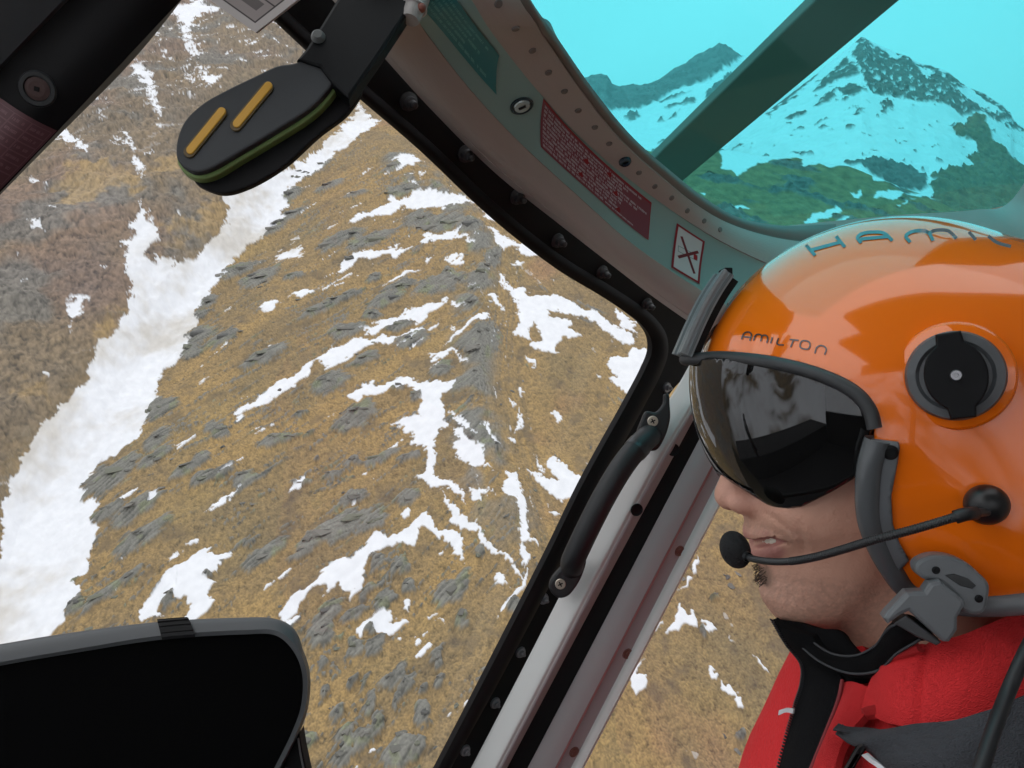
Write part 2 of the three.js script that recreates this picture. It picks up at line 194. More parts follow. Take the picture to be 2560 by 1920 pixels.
// outcrops: x, distance ahead, length, width, turn
const OUTCROPS = [[-93.0,176.9,12.3,9.2,0.5],[-87.5,166.4,6.6,4.5,0.43],[-81.3,165.9,9.8,5.1,0.58],[-76.5,159.8,11.5,5.2,0.57],[-82.9,179.5,8.1,4.9,0.54],[-90.1,195.8,8.6,11.2,1.33],[-84.6,184.6,6.8,6.2,0.53],[-73.0,174.4,9.1,3.7,0.61],[-68.6,170.7,6.0,3.8,0.54],[-64.9,172.8,5.4,3.0,0.7],[-59.3,170.8,4.6,3.5,0.68],[-49.2,153.2,8.2,4.3,0.65],[-41.0,155.0,5.0,4.7,0.58],[-65.3,146.1,2.6,3.0,0.29],[-84.2,147.6,3.1,4.5,0.95],[-79.0,148.1,8.7,3.3,0.65],[-74.9,151.1,5.0,2.2,0.94],[-53.1,156.3,2.5,1.5,1.12],[-59.3,149.8,1.7,1.8,1.38],[-55.5,180.3,8.5,3.1,0.43],[-70.4,183.8,7.7,2.7,-0.56],[-91.3,224.1,11.2,8.9,0.3],[-91.6,218.8,5.7,8.8,0.68],[-82.2,220.0,8.1,6.5,0.22],[-69.1,209.2,9.0,4.3,0.77],[-91.5,256.5,14.9,7.0,0.7],[-82.5,249.8,11.6,10.9,0.26],[-86.9,280.5,10.0,6.8,0.79],[-87.9,305.9,11.0,9.1,1.05],[-87.1,322.4,13.4,7.3,0.96],[-95.1,240.1,7.1,6.3,0.93],[-94.8,233.8,6.4,4.5,0.5],[-69.9,246.6,7.1,5.0,0.27],[-48.4,262.9,17.4,8.4,0.53],[-58.7,264.8,17.4,7.5,0.6],[-33.4,273.6,11.5,9.9,-0.08],[-24.3,269.5,16.5,10.7,-0.02],[-14.5,265.2,10.8,10.9,0.62],[-38.2,231.0,12.8,5.8,0.46],[-51.7,233.4,13.1,3.9,0.67],[-46.8,218.4,10.9,7.0,0.2],[-40.9,224.7,5.7,4.6,0.18],[-33.9,237.3,9.5,5.2,0.29],[-22.2,236.5,17.7,10.4,0.17],[-43.2,242.0,5.5,3.9,0.35],[-81.6,251.1,11.5,9.6,0.35],[-56.9,227.7,12.6,4.7,0.68],[-66.9,210.7,11.1,4.8,0.73],[-39.2,206.3,9.2,4.5,0.43],[-27.6,213.2,9.6,6.8,0.22],[-7.8,208.3,14.4,10.0,1.26],[-18.1,200.6,6.2,5.2,-0.03],[-46.9,198.2,10.6,6.7,0.58],[-28.8,196.3,4.3,3.7,0.34],[-24.2,192.6,3.8,3.5,0.55],[-59.5,196.8,3.5,2.6,1.43],[-10.2,235.0,13.0,6.5,1.39],[-6.0,247.3,13.7,4.9,1.4],[-32.1,219.3,7.7,3.9,0.18],[-38.0,212.9,3.6,2.2,-0.1],[-20.0,241.6,4.8,6.6,0.3],[-12.7,225.3,5.3,8.2,0.77],[-84.9,327.6,22.7,8.1,0.92],[-72.5,306.5,11.7,8.1,0.14],[-47.7,309.8,9.1,6.0,0.33],[-41.9,293.2,13.2,6.8,0.24],[-84.1,288.8,13.8,6.4,0.56],[-59.6,293.7,10.2,4.3,0.46],[-37.5,187.7,10.0,6.6,0.38],[-40.2,185.3,5.4,5.1,0.39],[-51.7,188.2,4.5,1.6,0.57],[-52.4,180.6,6.0,1.9,0.43],[-30.1,175.1,10.2,2.5,0.33],[-36.1,174.2,3.4,2.8,0.24],[-23.4,174.3,5.1,2.0,0.28],[-40.2,170.7,5.7,1.8,0.37],[-46.6,169.6,5.0,1.3,0.16],[-33.9,165.1,7.1,3.6,0.45],[-35.2,158.3,14.0,5.8,0.56],[-28.5,158.8,8.2,3.4,0.64],[-21.7,163.9,5.5,4.5,0.38],[-41.8,153.2,4.9,2.3,0.58],[-26.1,150.6,3.5,2.2,0.83],[-21.4,148.8,3.5,3.4,1.13],[-19.8,145.7,2.7,3.3,1.11],[-10.9,144.1,7.9,5.0,0.72],[-9.0,138.7,3.9,2.6,1.44],[-24.3,143.0,5.3,2.8,0.59],[-28.8,141.3,4.6,2.7,0.39],[-33.9,141.6,5.8,3.6,0.52],[-27.6,144.8,3.9,1.7,0.83],[-48.0,182.0,2.2,1.8,0.67],[-44.2,175.1,1.3,1.3,-0.05],[-6.6,149.7,2.4,2.2,0.68],[-3.4,174.6,3.6,1.7,1.46],[0.4,139.2,2.5,3.1,0.48],[-27.9,135.7,2.8,2.8,1.58],[-24.5,135.8,4.4,3.7,0.46],[-25.2,138.8,1.7,1.4,1.14],[-19.9,130.1,5.6,3.2,0.85],[-28.3,125.7,2.8,2.2,1.24],[-23.4,126.2,3.2,2.2,1.32],[-21.8,123.7,3.1,1.9,1.53],[-27.1,130.1,2.8,0.8,0.85],[-24.8,129.8,3.3,1.0,0.99],[-12.8,132.3,2.6,2.2,1.25],[-12.0,129.0,2.6,2.4,0.57],[-14.3,124.4,3.6,3.1,1.25],[-14.9,127.8,1.6,1.8,1.03],[-31.5,128.8,2.1,1.5,1.04],[-26.6,122.7,3.6,3.0,0.75],[-32.7,122.3,3.1,3.3,0.67],[-17.6,120.1,6.2,3.6,0.58],[-15.1,120.5,2.9,2.6,1.24],[-23.7,121.9,2.9,2.7,1.08],[-34.4,138.3,4.8,4.8,0.74],[-33.1,133.5,2.0,1.9,0.94],[-17.8,129.0,1.9,1.8,1.06],[-19.0,126.2,2.7,1.1,1.51],[-26.7,120.0,4.5,2.5,0.74],[36.4,123.6,2.3,1.6,0.8],[38.0,121.9,2.7,1.9,0.66],[39.1,120.5,4.1,1.9,0.53],[34.5,139.0,2.2,1.3,1.16],[38.5,145.2,2.1,0.8,0.35]];
const HUT_SPOT = [-53.2, 253.4];
// crests as [bearing, rise] and outlines of bare rock or snow as [x, height] in metres
const FAR_PEAK = {"crest":[[-0.0156,0.3428],[0.0519,0.3791],[0.0831,0.3947],[0.0935,0.3983],[0.1132,0.4035],[0.1231,0.402],[0.1298,0.3911],[0.1402,0.3869],[0.1584,0.39],[0.1641,0.388],[0.1761,0.39],[0.1942,0.3983],[0.2109,0.4103],[0.2259,0.417],[0.2363,0.4264],[0.2482,0.4316],[0.2602,0.4373],[0.2701,0.444],[0.2784,0.442],[0.2888,0.4357],[0.2981,0.4264],[0.3054,0.4253],[0.3158,0.4248],[0.3267,0.4207],[0.3532,0.3999],[0.3947,0.3739],[0.4518,0.3272]],"foot":0.2545,"near":2300,"far":3600,"outlines":[[[258.3,1620.3],[429.4,1620.3],[714.5,1620.3],[980.8,1701.6],[1150.1,1647.8],[1072.1,1533.5],[921.7,1358.3],[850.7,1319.5],[769.7,1296.1],[713.1,1282.6],[630.6,1233.6],[537.5,1182.0],[486.0,1172.5],[425.6,1146.4],[311.3,1116.1],[183.9,1271.9]],[[530.4,1151.6],[535.3,1111.7],[480.1,1061.3],[475.4,1101.9]],[[591.5,1055.4],[612.0,1083.3],[609.8,1046.9],[591.5,1040.2]],[[640.4,1082.8],[670.6,1100.4],[649.5,1057.8],[629.0,1057.4]],[[534.1,887.2],[579.8,920.1],[587.6,907.8],[556.1,881.6]],[[628.0,1223.5],[690.2,1245.8],[763.8,1247.4],[689.2,1211.6]],[[637.9,1161.9],[680.0,1178.4],[755.3,1191.4],[744.0,1166.9],[691.9,1143.5],[649.3,1142.8]],[[787.1,1181.5],[855.6,1264.8],[1002.3,1386.4],[1068.9,1411.7],[825.0,1167.8]],[[697.1,1131.7],[751.2,1163.2],[736.5,1129.0]],[[487.2,811.1],[518.5,836.4],[537.7,823.6],[512.3,769.1]]]};
const SNOW_PEAK = {"crest":[[0.2597,0.2804],[0.296,0.3272],[0.348,0.3661],[0.3957,0.403],[0.4066,0.4129],[0.4222,0.4253],[0.4409,0.4394],[0.4534,0.4508],[0.4596,0.4492],[0.4705,0.443],[0.4944,0.4316],[0.5147,0.4243],[0.5256,0.4176],[0.5443,0.4129],[0.5552,0.4098],[0.5661,0.4046],[0.5801,0.3952],[0.591,0.3859],[0.6004,0.3828],[0.6149,0.375],[0.632,0.3641],[0.6476,0.3516],[0.6523,0.3422],[0.6648,0.3329],[0.7375,0.2753],[0.8413,0.2077]],"foot":0.1662,"near":950,"far":2100,"outlines":[[[955.5,953.6],[968.8,950.4],[986.0,917.0],[1016.2,904.7],[1020.4,874.6],[1075.1,881.8],[1095.3,863.3],[1090.3,802.2],[1147.9,850.6],[1189.7,850.6],[1242.2,811.1],[1164.9,774.9],[1202.6,739.2],[1251.4,723.0],[1267.8,708.9],[1359.6,738.2],[1369.2,718.3],[1223.0,654.8],[1189.2,687.2],[1100.9,655.8],[1091.4,688.3],[996.9,678.7],[959.5,687.2],[913.2,690.2],[865.8,693.4],[852.7,727.1],[871.7,775.4],[890.0,836.6],[908.3,885.4],[930.5,920.4]],[[808.0,794.9],[831.6,812.2],[881.2,855.3],[889.3,838.9],[873.8,786.0],[861.4,765.6],[843.2,778.7],[819.7,764.3],[793.0,764.5]],[[801.2,720.7],[825.1,735.7],[846.3,721.3],[836.9,686.2],[804.2,668.8],[791.3,686.9]],[[739.9,680.1],[764.4,701.3],[796.2,718.6],[792.4,704.0],[758.5,676.4],[737.9,672.6]],[[685.1,666.5],[699.3,674.6],[729.7,675.7],[723.6,664.2],[691.9,652.8]],[[831.5,613.6],[860.6,655.5],[894.2,676.6],[890.1,648.2],[858.0,619.1],[827.3,601.8]],[[757.7,605.7],[779.1,621.3],[788.1,622.5],[763.8,597.8]],[[694.7,577.2],[711.7,585.0],[705.4,570.9],[693.8,563.4]],[[717.7,550.9],[731.5,549.5],[726.7,538.9],[717.1,540.6]],[[607.2,513.6],[620.3,495.1],[623.8,465.6],[612.6,482.6]],[[641.9,432.1],[672.3,430.9],[708.4,432.4],[736.4,417.0],[771.7,410.6],[766.4,382.7],[725.9,338.2],[680.1,337.5],[657.9,367.2],[648.4,387.3],[641.0,415.5]],[[1265.1,667.4],[1386.1,723.7],[1395.7,698.7],[1374.1,678.2],[1255.6,646.9]],[[1037.2,905.4],[1080.5,891.2],[1099.0,869.6],[1142.3,866.0],[1165.3,859.5],[1131.1,836.5],[1093.4,860.2],[1052.6,876.7]],[[1242.2,811.1],[1262.1,804.6],[1326.9,764.5],[1359.6,738.2],[1301.8,723.9],[1262.9,764.8]],[[967.2,606.3],[993.1,610.3],[980.6,598.9]],[[1001.6,594.3],[1036.4,598.8],[1007.8,583.2]],[[692.7,763.1],[728.7,785.3],[833.4,856.3],[826.0,832.2],[772.5,785.2],[711.7,740.5],[685.2,720.5]]],"brown":[[[1012.7,584.4],[1069.4,612.5],[1071.7,604.9],[1121.1,657.8],[1189.7,677.9],[1175.6,637.6],[1143.3,594.0],[1115.7,561.4],[1145.0,548.0],[1133.4,524.7],[1165.9,495.8],[1220.4,461.7],[863.2,249.1],[602.4,224.1],[738.3,339.1],[758.3,359.1],[799.9,397.2],[830.3,412.3],[918.1,443.8],[947.4,448.4],[956.3,475.0],[1011.0,504.9],[1046.4,541.5],[1022.9,554.4],[1004.7,561.5]]]};
const BROWN_HILL = {"crest":[[0.0104,0.3947],[0.0623,0.3687],[0.1454,0.3194],[0.1792,0.3023],[0.2181,0.3033],[0.2753,0.3054],[0.322,0.296],[0.35,0.2945],[0.3687,0.2939],[0.3942,0.2867],[0.4378,0.2836],[0.4674,0.2701],[0.51,0.2545],[0.5412,0.2436],[0.5817,0.2233],[0.6648,0.187],[0.7894,0.1039]],"foot":-0.0208,"near":300,"far":620,"outlines":[[[159.5,163.8],[164.9,175.6],[166.3,186.5],[174.2,190.9],[182.5,188.9],[211.3,186.8],[218.4,182.8],[228.3,181.6],[208.2,178.5],[195.3,174.1],[182.5,165.3],[170.2,159.9],[170.2,165.6]],[[157.5,126.1],[165.6,128.9],[171.0,126.9],[161.8,123.5]],[[137.3,140.2],[141.5,141.3],[138.5,137.1]],[[255.0,146.0],[269.7,150.5],[260.0,139.3],[254.7,139.8]],[[204.7,112.2],[212.3,119.7],[227.3,123.9],[238.0,130.3],[240.0,124.2],[228.2,119.1],[213.4,112.8],[205.4,110.0]],[[231.3,116.7],[243.8,120.8],[235.1,115.6]],[[275.5,142.6],[288.1,150.4],[301.4,153.3],[312.4,152.1],[352.4,159.5],[335.5,151.0],[311.4,150.7],[294.8,143.0],[283.0,142.2]],[[292.0,137.0],[321.1,149.3],[294.8,136.1]],[[226.2,170.9],[233.8,181.2],[254.8,178.7],[268.4,177.8],[253.8,172.4],[246.6,178.5]],[[273.2,179.4],[278.9,176.3],[292.5,169.9],[307.6,163.3],[312.6,156.0],[301.1,162.4],[287.6,163.3],[289.5,168.8]]]};


// ---------------------------------------------------------------- terrain
function lineDistance(P, x, q) {           // signed: lines run downhill, positive on their right as seen from below
  let best = 1e18, sg = 1;
  for (let i = 0; i + 1 < P.length; i++) {
    const a = P[i], b = P[i + 1], dx = b[0] - a[0], dq = b[1] - a[1];
    const t = clamp(((x - a[0]) * dx + (q - a[1]) * dq) / (dx * dx + dq * dq)), ex = x - a[0] - t * dx, eq = q - a[1] - t * dq, d = ex * ex + eq * eq;
    if (d < best) best = d;
  }
  for (let i = 0; i + 1 < P.length; i++) { const a = P[i], b = P[i + 1]; if (q >= b[1] || i === P.length - 2) { sg = x > a[0] + (b[0] - a[0]) * (q - a[1]) / (b[1] - a[1]) ? 1 : -1; break; } }
  return Math.sqrt(best) * sg;
}
function field(polys) {                     // outlines with their boxes, for quick distance look-ups
  const list = polys.map(p => { let x0 = 1e9, x1 = -1e9, y0 = 1e9, y1 = -1e9; for (const [x, y] of p) { x0 = Math.min(x0, x); x1 = Math.max(x1, x); y0 = Math.min(y0, y); y1 = Math.max(y1, y); } return { p, x0, x1, y0, y1 }; });
  return (x, y, reach) => {                 // largest signed distance (inside positive), at least -reach
    let best = -reach;
    for (const o of list) {
      if (x < o.x0 - reach || x > o.x1 + reach || y < o.y0 - reach || y > o.y1 + reach) continue;
      const p = o.p, n = p.length; let d = 1e18, inside = false;
      for (let i = 0, j = n - 1; i < n; j = i++) {
        const ax = p[j][0], ay = p[j][1], bx = p[i][0], by = p[i][1], dx = bx - ax, dy = by - ay;
        const t = clamp(((x - ax) * dx + (y - ay) * dy) / (dx * dx + dy * dy + 1e-9)), ex = x - ax - t * dx, ey = y - ay - t * dy;
        d = Math.min(d, ex * ex + ey * ey);
        if ((ay > y) !== (by > y) && x < ax + (y - ay) / dy * dx) inside = !inside;
      }
      d = Math.sqrt(d) * (inside ? 1 : -1); if (d > best) best = d;
    }
    return best;
  };
}
const snowAt = field(SNOWFIELDS), ochreAt = field(OCHRE_ROCK);
function slopeBase(x, q) {
  let y = 0.75 * q - 150;
  const g = lineDistance(GULLY, x, q), r = lineDistance(RIB, x, q), c = lineDistance(CREST, x, q);
  y -= 5 * Math.exp(-(g / 16) * (g / 16));
  y += 26 * (1 - Math.exp(-Math.max(0, -g - 6) / 70));
  y += 6 * Math.exp(-Math.abs(r) / 20);
  if (c > 0) y -= 1.25 * c * c / (c + 12);
  return [y, g, r, c];
}
// outcrops in a coarse grid so that each point looks only at those near it
const outcropGrid = new Map();
OUTCROPS.forEach(o => { const R = o[2] * 0.8 + 2; for (let i = Math.floor((o[0] - R) / 20); i <= Math.floor((o[0] + R) / 20); i++) for (let j = Math.floor((o[1] - R) / 20); j <= Math.floor((o[1] + R) / 20); j++) { const k = i + ',' + j; if (!outcropGrid.has(k)) outcropGrid.set(k, []); outcropGrid.get(k).push({ x: o[0], q: o[1], l: o[2] / 2, w: o[3] / 2, c: Math.cos(o[4]), s: Math.sin(o[4]) }); } });
function outcropAt(x, q) {
  const near = outcropGrid.get(Math.floor(x / 20) + ',' + Math.floor(q / 20)); if (!near) return 0;
  let best = 0;
  for (const o of near) { const dx = x - o.x, dq = q - o.q, a = (dx * o.c + dq * o.s) / o.l, b = (-dx * o.s + dq * o.c) / o.w, r = Math.sqrt(a * a + b * b); if (r < 1.6) best = Math.max(best, 1.6 - r); }
  return best;
}
const out = { y: 0, r: 0, g: 0, b: 0, snow: 0, rock: 0 };
function slope(x, q) {
  const [y0, g, r, c] = slopeBase(x, q);
  const far = q / 200, leftFace = sstep(4, 22, -g), rightFlank = sstep(-6, 10, -r * (q < 330 ? 1 : 0) ) * 0;
  const right = sstep(0, 14, r);
  // beds run up to the right on the open slope, down the fall line on the flank beyond the rib
  const al = 0.745 * x + 0.667 * q, ac = -0.667 * x + 0.745 * q;
  const al2 = 0.35 * x - 0.94 * q, ac2 = 0.94 * x + 0.35 * q;
  const A = mix(al, al2, right * 0.8), C = mix(ac, ac2, right * 0.8);
  const wob = 2.2 * noise2(x * 0.05, q * 0.05);
  const w1 = fbm(x * 0.22, q * 0.22, 3), w2 = fbm(x * 0.22 + 40, q * 0.22 - 13, 3), w3 = noise2(x * 1.4, q * 1.4);
  // snow, with a frayed edge
  const sx = x + (w1 * 2.2 + w3 * 0.5) * far, sq = q + (w2 * 2.6 + w3 * 0.4) * far;
  let sd = snowAt(sx, sq, 6);
  const bedGap = fbm(A * 0.12, (C + wob) * 0.55, 3);
  sd -= Math.max(0, bedGap - 0.18) * 2.6 * far * (Math.abs(g) < 26 ? 0.3 : 1) * (1 - 0.5 * right);
  let snow = sstep(-0.12, 0.16, sd / far);
  // scattered leftovers in hollows of the cliff and the far flank
  const scat = fbm(A * 0.07 + 5, C * 0.3, 4);
  const crumbs = leftFace * sstep(0.36, 0.40, scat + 0.25 * noise2(x * 0.8, q * 0.8)) * sstep(260, 420, q) + (1 - leftFace) * sstep(0.50, 0.53, scat + 0.14 * noise2(x, q)) * (1 - 0.7 * right);
  snow = Math.max(snow, Math.min(1, crumbs));
  // rock
  const oc = outcropAt(x + w1 * 1.5, q + w2 * 1.5);
  const beds = fbm(A * 0.05, (C + wob) * 0.22, 4) + 0.45 * fbm(A * 0.16, (C + wob) * 0.9, 3);
  let rock = sstep(0.39, 0.50, beds + oc * 0.42 - 0.06 + 0.08 * w3);
  rock = Math.max(rock, sstep(0.5, 0.78, oc + 0.5 * fbm(A * 0.3, C * 1.1, 3)));
  const thin = ridged(A * 0.03 + 4, (C + wob) * 0.26, 3) + 0.3 * w3 + 0.25 * fbm(x * 0.05, q * 0.05, 2); rock = Math.max(rock, sstep(0.80, 0.94, thin) * (1 - right) * (1 - leftFace));
  const bigRib = sstep(9, 3, Math.abs(r + 1)) * sstep(0.0, 0.3, fbm(x * 0.08, q * 0.08, 3) + 0.1) * sstep(140, 175, q);
  rock = Math.max(rock, bigRib);
  const strat = fbm(A * 0.25, (C + wob) * 2.1, 3), grain = fbm(x * 2.1, q * 2.1, 3), tuft = fbm(x * 0.9 + 3, q * 0.9, 4), tuft2 = noise2(x * 3.3, q * 3.3), strand = ridged(x * 0.55 + 1.6 * w1, q * 0.7 + 1.6 * w2, 4), crack = ridged(A * 0.13 + 8, (C + wob) * 0.95, 4);
  // shape
  let y = y0 + 1.6 * fbm(x * 0.03, q * 0.03, 3) + 0.5 * fbm(x * 0.12, q * 0.12, 3);
  y += (1 - snow * 0.8) * (0.30 * tuft + 0.09 * tuft2) * (1 - rock * 0.6) * Math.min(1.6, far);
  y += rock * (1 - snow) * (0.30 + 0.20 * strat + 0.28 * crack) * (0.7 + 0.3 * far);
  y += oc * 0.55 * (1 - snow * 0.7);
  y += snow * 0.22;
  if (leftFace > 0) { y += sstep(10, 45, -g) * (4.0 * ridged(x * 0.02 + 2, q * 0.028, 3) + 1.0 * fbm(A * 0.07, C * 0.16, 3)) + leftFace * (1 - snow) * (0.9 * fbm(x * 0.16, q * 0.14, 4) + 0.5 * ridged(x * 0.10 + 3 * w1, q * 0.075 + 3 * w2, 3)) * far; }
  // colour
  const dry = clamp(0.5 + 1.1 * fbm(A * 0.035, C * 0.09, 4) + 0.2 * tuft), fib = clamp(0.40 + 0.42 * strand + 0.42 * grain + 0.40 * tuft2 + 0.35 * tuft);
  let R = mix(0.095, 0.385, fib), G = mix(0.070, 0.262, fib), B = mix(0.038, 0.116, fib);
  const olive = sstep(0.0, 0.5, fbm(x * 0.035 + 60, q * 0.035, 3)) * 0.5; R = mix(R, R * 0.86, olive); G = mix(G, G * 0.94, olive);
  const soil = sstep(0.12, 0.45, fbm(x * 0.16 - 20, q * 0.16, 4)) * 0.55; R = mix(R, 0.135, soil); G = mix(G, 0.105, soil); B = mix(B, 0.07, soil);
  R *= mix(0.74, 1.12, dry); G *= mix(0.78, 1.09, dry); B *= mix(0.9, 0.98, dry);
  const rust = sstep(0.15, 0.55, fbm(x * 0.045 + 9, q * 0.045, 3)) * right;
  R = mix(R, R * 1.02, rust); G = mix(G, G * 0.9, rust); B = mix(B, B * 1.05, rust);
  if (leftFace > 0) {                        // weathered brown and grey cliff with rusty bands
    const m = clamp(0.5 + 0.9 * fbm(x * 0.05 + 31, q * 0.05, 4)), st = clamp(0.36 + 0.45 * ridged(x * 0.10 + 3 * w1, q * 0.075 + 3 * w2, 4) + 0.75 * fbm(x * 0.45, q * 0.4, 4) + 0.4 * noise2(x * 1.1, q * 1.0));
    let r2 = mix(0.07, 0.27, st) * mix(0.85, 1.12, m), g2 = mix(0.06, 0.21, st) * mix(0.88, 1.06, m), b2 = mix(0.046, 0.135, st);
    const up = sstep(-0.05, 0.3, fbm(x * 0.012 + 5, q * 0.014 - 3, 3)); r2 = mix(r2, r2 * 1.06, up); g2 = mix(g2, g2 * 0.98, up); b2 = mix(b2, b2 * 1.08, up);
    const grey = sstep(0.02, 0.25, fbm(x * 0.03 - 7, q * 0.035, 4)); r2 = mix(r2, mix(0.06, 0.22, st), grey * 0.75); g2 = mix(g2, mix(0.058, 0.215, st), grey * 0.75); b2 = mix(b2, mix(0.054, 0.195, st), grey * 0.75);
    const oh = sstep(-2.5, 2.5, ochreAt(x + w1 * 7, q + w2 * 7, 8) + 5 * fbm(x * 0.11, q * 0.11, 3)) * clamp(0.75 + 0.6 * m - 0.3);
    r2 = mix(r2, mix(0.17, 0.47, st), oh); g2 = mix(g2, mix(0.12, 0.325, st), oh); b2 = mix(b2, mix(0.06, 0.15, st), oh);
    R = mix(R, r2, leftFace); G = mix(G, g2, leftFace); B = mix(B, b2, leftFace);
  }
  const lich = sstep(0.1, 0.45, fbm(x * 0.25 + 50, q * 0.25, 3)), rt = clamp(0.34 + 0.55 * crack + 0.5 * strat + 0.4 * grain);
  const kr = rock * (1 - 0.75 * leftFace);
  R = mix(R, mix(0.034, 0.245, rt) * mix(1, 1.02, lich), kr); G = mix(G, mix(0.034, 0.240, rt) * mix(1, 1.10, lich), kr); B = mix(B, mix(0.031, 0.212, rt) * mix(1, 0.82, lich), kr);
  // snow: clean high up, dusted with grit on the avalanche cone
  const grit = sstep(-0.1, 0.42, fbm(A * 0.03 + 3, C * 0.035, 4) + 0.3 * fbm(x * 0.25, q * 0.25, 4)) * sstep(34, 14, Math.abs(g));
  const blocks = clamp(0.5 + 1.2 * fbm(x * 0.5, q * 0.5, 4));
  R = mix(R, mix(0.765, 0.60, grit) - 0.07 * blocks, snow); G = mix(G, mix(0.78, 0.575, grit) - 0.07 * blocks, snow); B = mix(B, mix(0.815, 0.54, grit) - 0.07 * blocks, snow);
  if (snow > 0.5 && Math.abs(g) < 26) y += (0.55 * fbm(x * 0.3, q * 0.3, 4) + 0.7 * fbm(x * 0.09, q * 0.05, 3)) * sstep(0.5, 1, snow) * far;
  out.y = y; out.r = R; out.g = G; out.b = B; out.snow = snow; out.rock = rock;
  return out;
}
function sheet(nu, nv, point) {             // grid of nu by nv; point(i, j) writes [x, y, z, r, g, b]
  const pos = new Float32Array(nu * nv * 3), col = new Float32Array(nu * nv * 3), idx = new Uint32Array((nu - 1) * (nv - 1) * 6), o = [0, 0, 0, 0, 0, 0];
  for (let j = 0, k = 0; j < nv; j++) for (let i = 0; i < nu; i++, k += 3) { point(i, j, o); pos[k] = o[0]; pos[k + 1] = o[1]; pos[k + 2] = o[2]; col[k] = o[3]; col[k + 1] = o[4]; col[k + 2] = o[5]; }
  for (let j = 0, k = 0; j < nv - 1; j++) for (let i = 0; i < nu - 1; i++) { const a = j * nu + i, b = a + 1, c = a + nu, d = c + 1; idx[k++] = a; idx[k++] = b; idx[k++] = c; idx[k++] = b; idx[k++] = d; idx[k++] = c; }
  const g = new THREE.BufferGeometry();
  g.setAttribute('position', new THREE.BufferAttribute(pos, 3)); g.setAttribute('color', new THREE.BufferAttribute(col, 3)); g.setIndex(new THREE.BufferAttribute(idx, 1)); g.computeVertexNormals(); return g;
}
const groundMat = new THREE.MeshStandardMaterial({ vertexColors: true, roughness: 0.95, side: THREE.DoubleSide });
let hillside;
{ const cols = [], rows = [];
  for (let X = -2.6; X < -0.72; X += 0.02) cols.push(X);
  for (let X = -0.72; X < 0.44; X += 0.00118) cols.push(X);
  for (let X = 0.44; X < 1.6; X += 0.02) cols.push(X);
  for (let Y = -1.4; Y < -0.52; Y += 0.01) rows.push(150 / (0.75 - Y));
  for (let Y = -0.52; Y < 0.56; Y += 0.00118) rows.push(150 / (0.75 - Y));
  for (let Y = 0.56; Y < 0.652; Y += 0.006) rows.push(150 / (0.75 - Y));
  const g = sheet(cols.length, rows.length, (i, j, o) => { const q = rows[j], x = cols[i] * q, s = slope(x, q); o[0] = x; o[1] = s.y; o[2] = -q; o[3] = s.r; o[4] = s.g; o[5] = s.b; });
  hillside = part('mountainside', g, groundMat, scene);
  hillside.userData = { kind: 'structure', label: 'steep brown mountainside with rock bands and a snow filled gully', category: 'mountainside' };
}
console.log('slope done');

// distant relief: crest line seen from the valley, foot nearer
const lerpLine = (L, x) => { if (x <= L[0][0]) return L[0][1]; for (let i = 0; i + 1 < L.length; i++) if (x <= L[i + 1][0]) return mix(L[i][1], L[i + 1][1], (x - L[i][0]) / (L[i + 1][0] - L[i][0])); return L[L.length - 1][1]; };
function massif(name, d, label, step, paint, rough) {
  const x0 = d.crest[0][0], x1 = d.crest[d.crest.length - 1][0], nu = Math.round((x1 - x0) / step), rows = [];
  for (let t = -0.6; t < 0; t += 0.06) rows.push(t);
  const nt = Math.round((0.4) / step); for (let k = 0; k <= nt; k++) rows.push(k / nt);
  for (let t = 1.03; t < 1.7; t += 0.07) rows.push(t);
  const g = sheet(nu, rows.length, (i, j, o) => {
    const X = x0 + (x1 - x0) * i / (nu - 1), t = rows[j], q = d.near + (d.far - d.near) * (t < 0 ? t * 0.12 : t), Yc = lerpLine(d.crest, X);
    const Y = t <= 1 ? d.foot + (Yc - d.foot) * t : Yc - (t - 1) * 0.5;
    const x = X * q, y = Y * q, c = paint(x, y, t, q);
    o[0] = x; o[1] = y + (t <= 1 ? rough(x, y, q, c) * Math.min(1, (1 - t) * 14 + 0.12) : 0); o[2] = -q - (t <= 1 ? rough(x + 300, y, q, c) * 0.8 : 0); o[3] = c[0]; o[4] = c[1]; o[5] = c[2];
  });
  const m = part(name, g, groundMat, scene); m.userData = { kind: 'structure', label, category: 'mountain' }; return m;
}
{ const rocky = field(FAR_PEAK.outlines);
  massif('far_peak', FAR_PEAK, 'hazy grey rock peak with snow fields below, left of the rotor blade', 0.0012, (x, y, t) => {
    const w = 18 * fbm(x * 0.01, y * 0.012, 4), d = rocky(x + w, y + 14 * fbm(x * 0.012 + 9, y * 0.012, 4), 80);
    const st = clamp(0.5 + 0.8 * fbm(x * 0.012, y * 0.03, 5)), r = sstep(-5, 5, d + 10 * fbm(x * 0.05, y * 0.05, 3));
    return [mix(0.76, mix(0.12, 0.22, st), r), mix(0.775, mix(0.118, 0.212, st), r), mix(0.81, mix(0.11, 0.20, st), r), r];
  }, (x, y, q, c) => 22 * fbm(x * 0.008, q * 0.008, 4) + c[3] * 22 * ridged(x * 0.02, y * 0.02, 4)); }
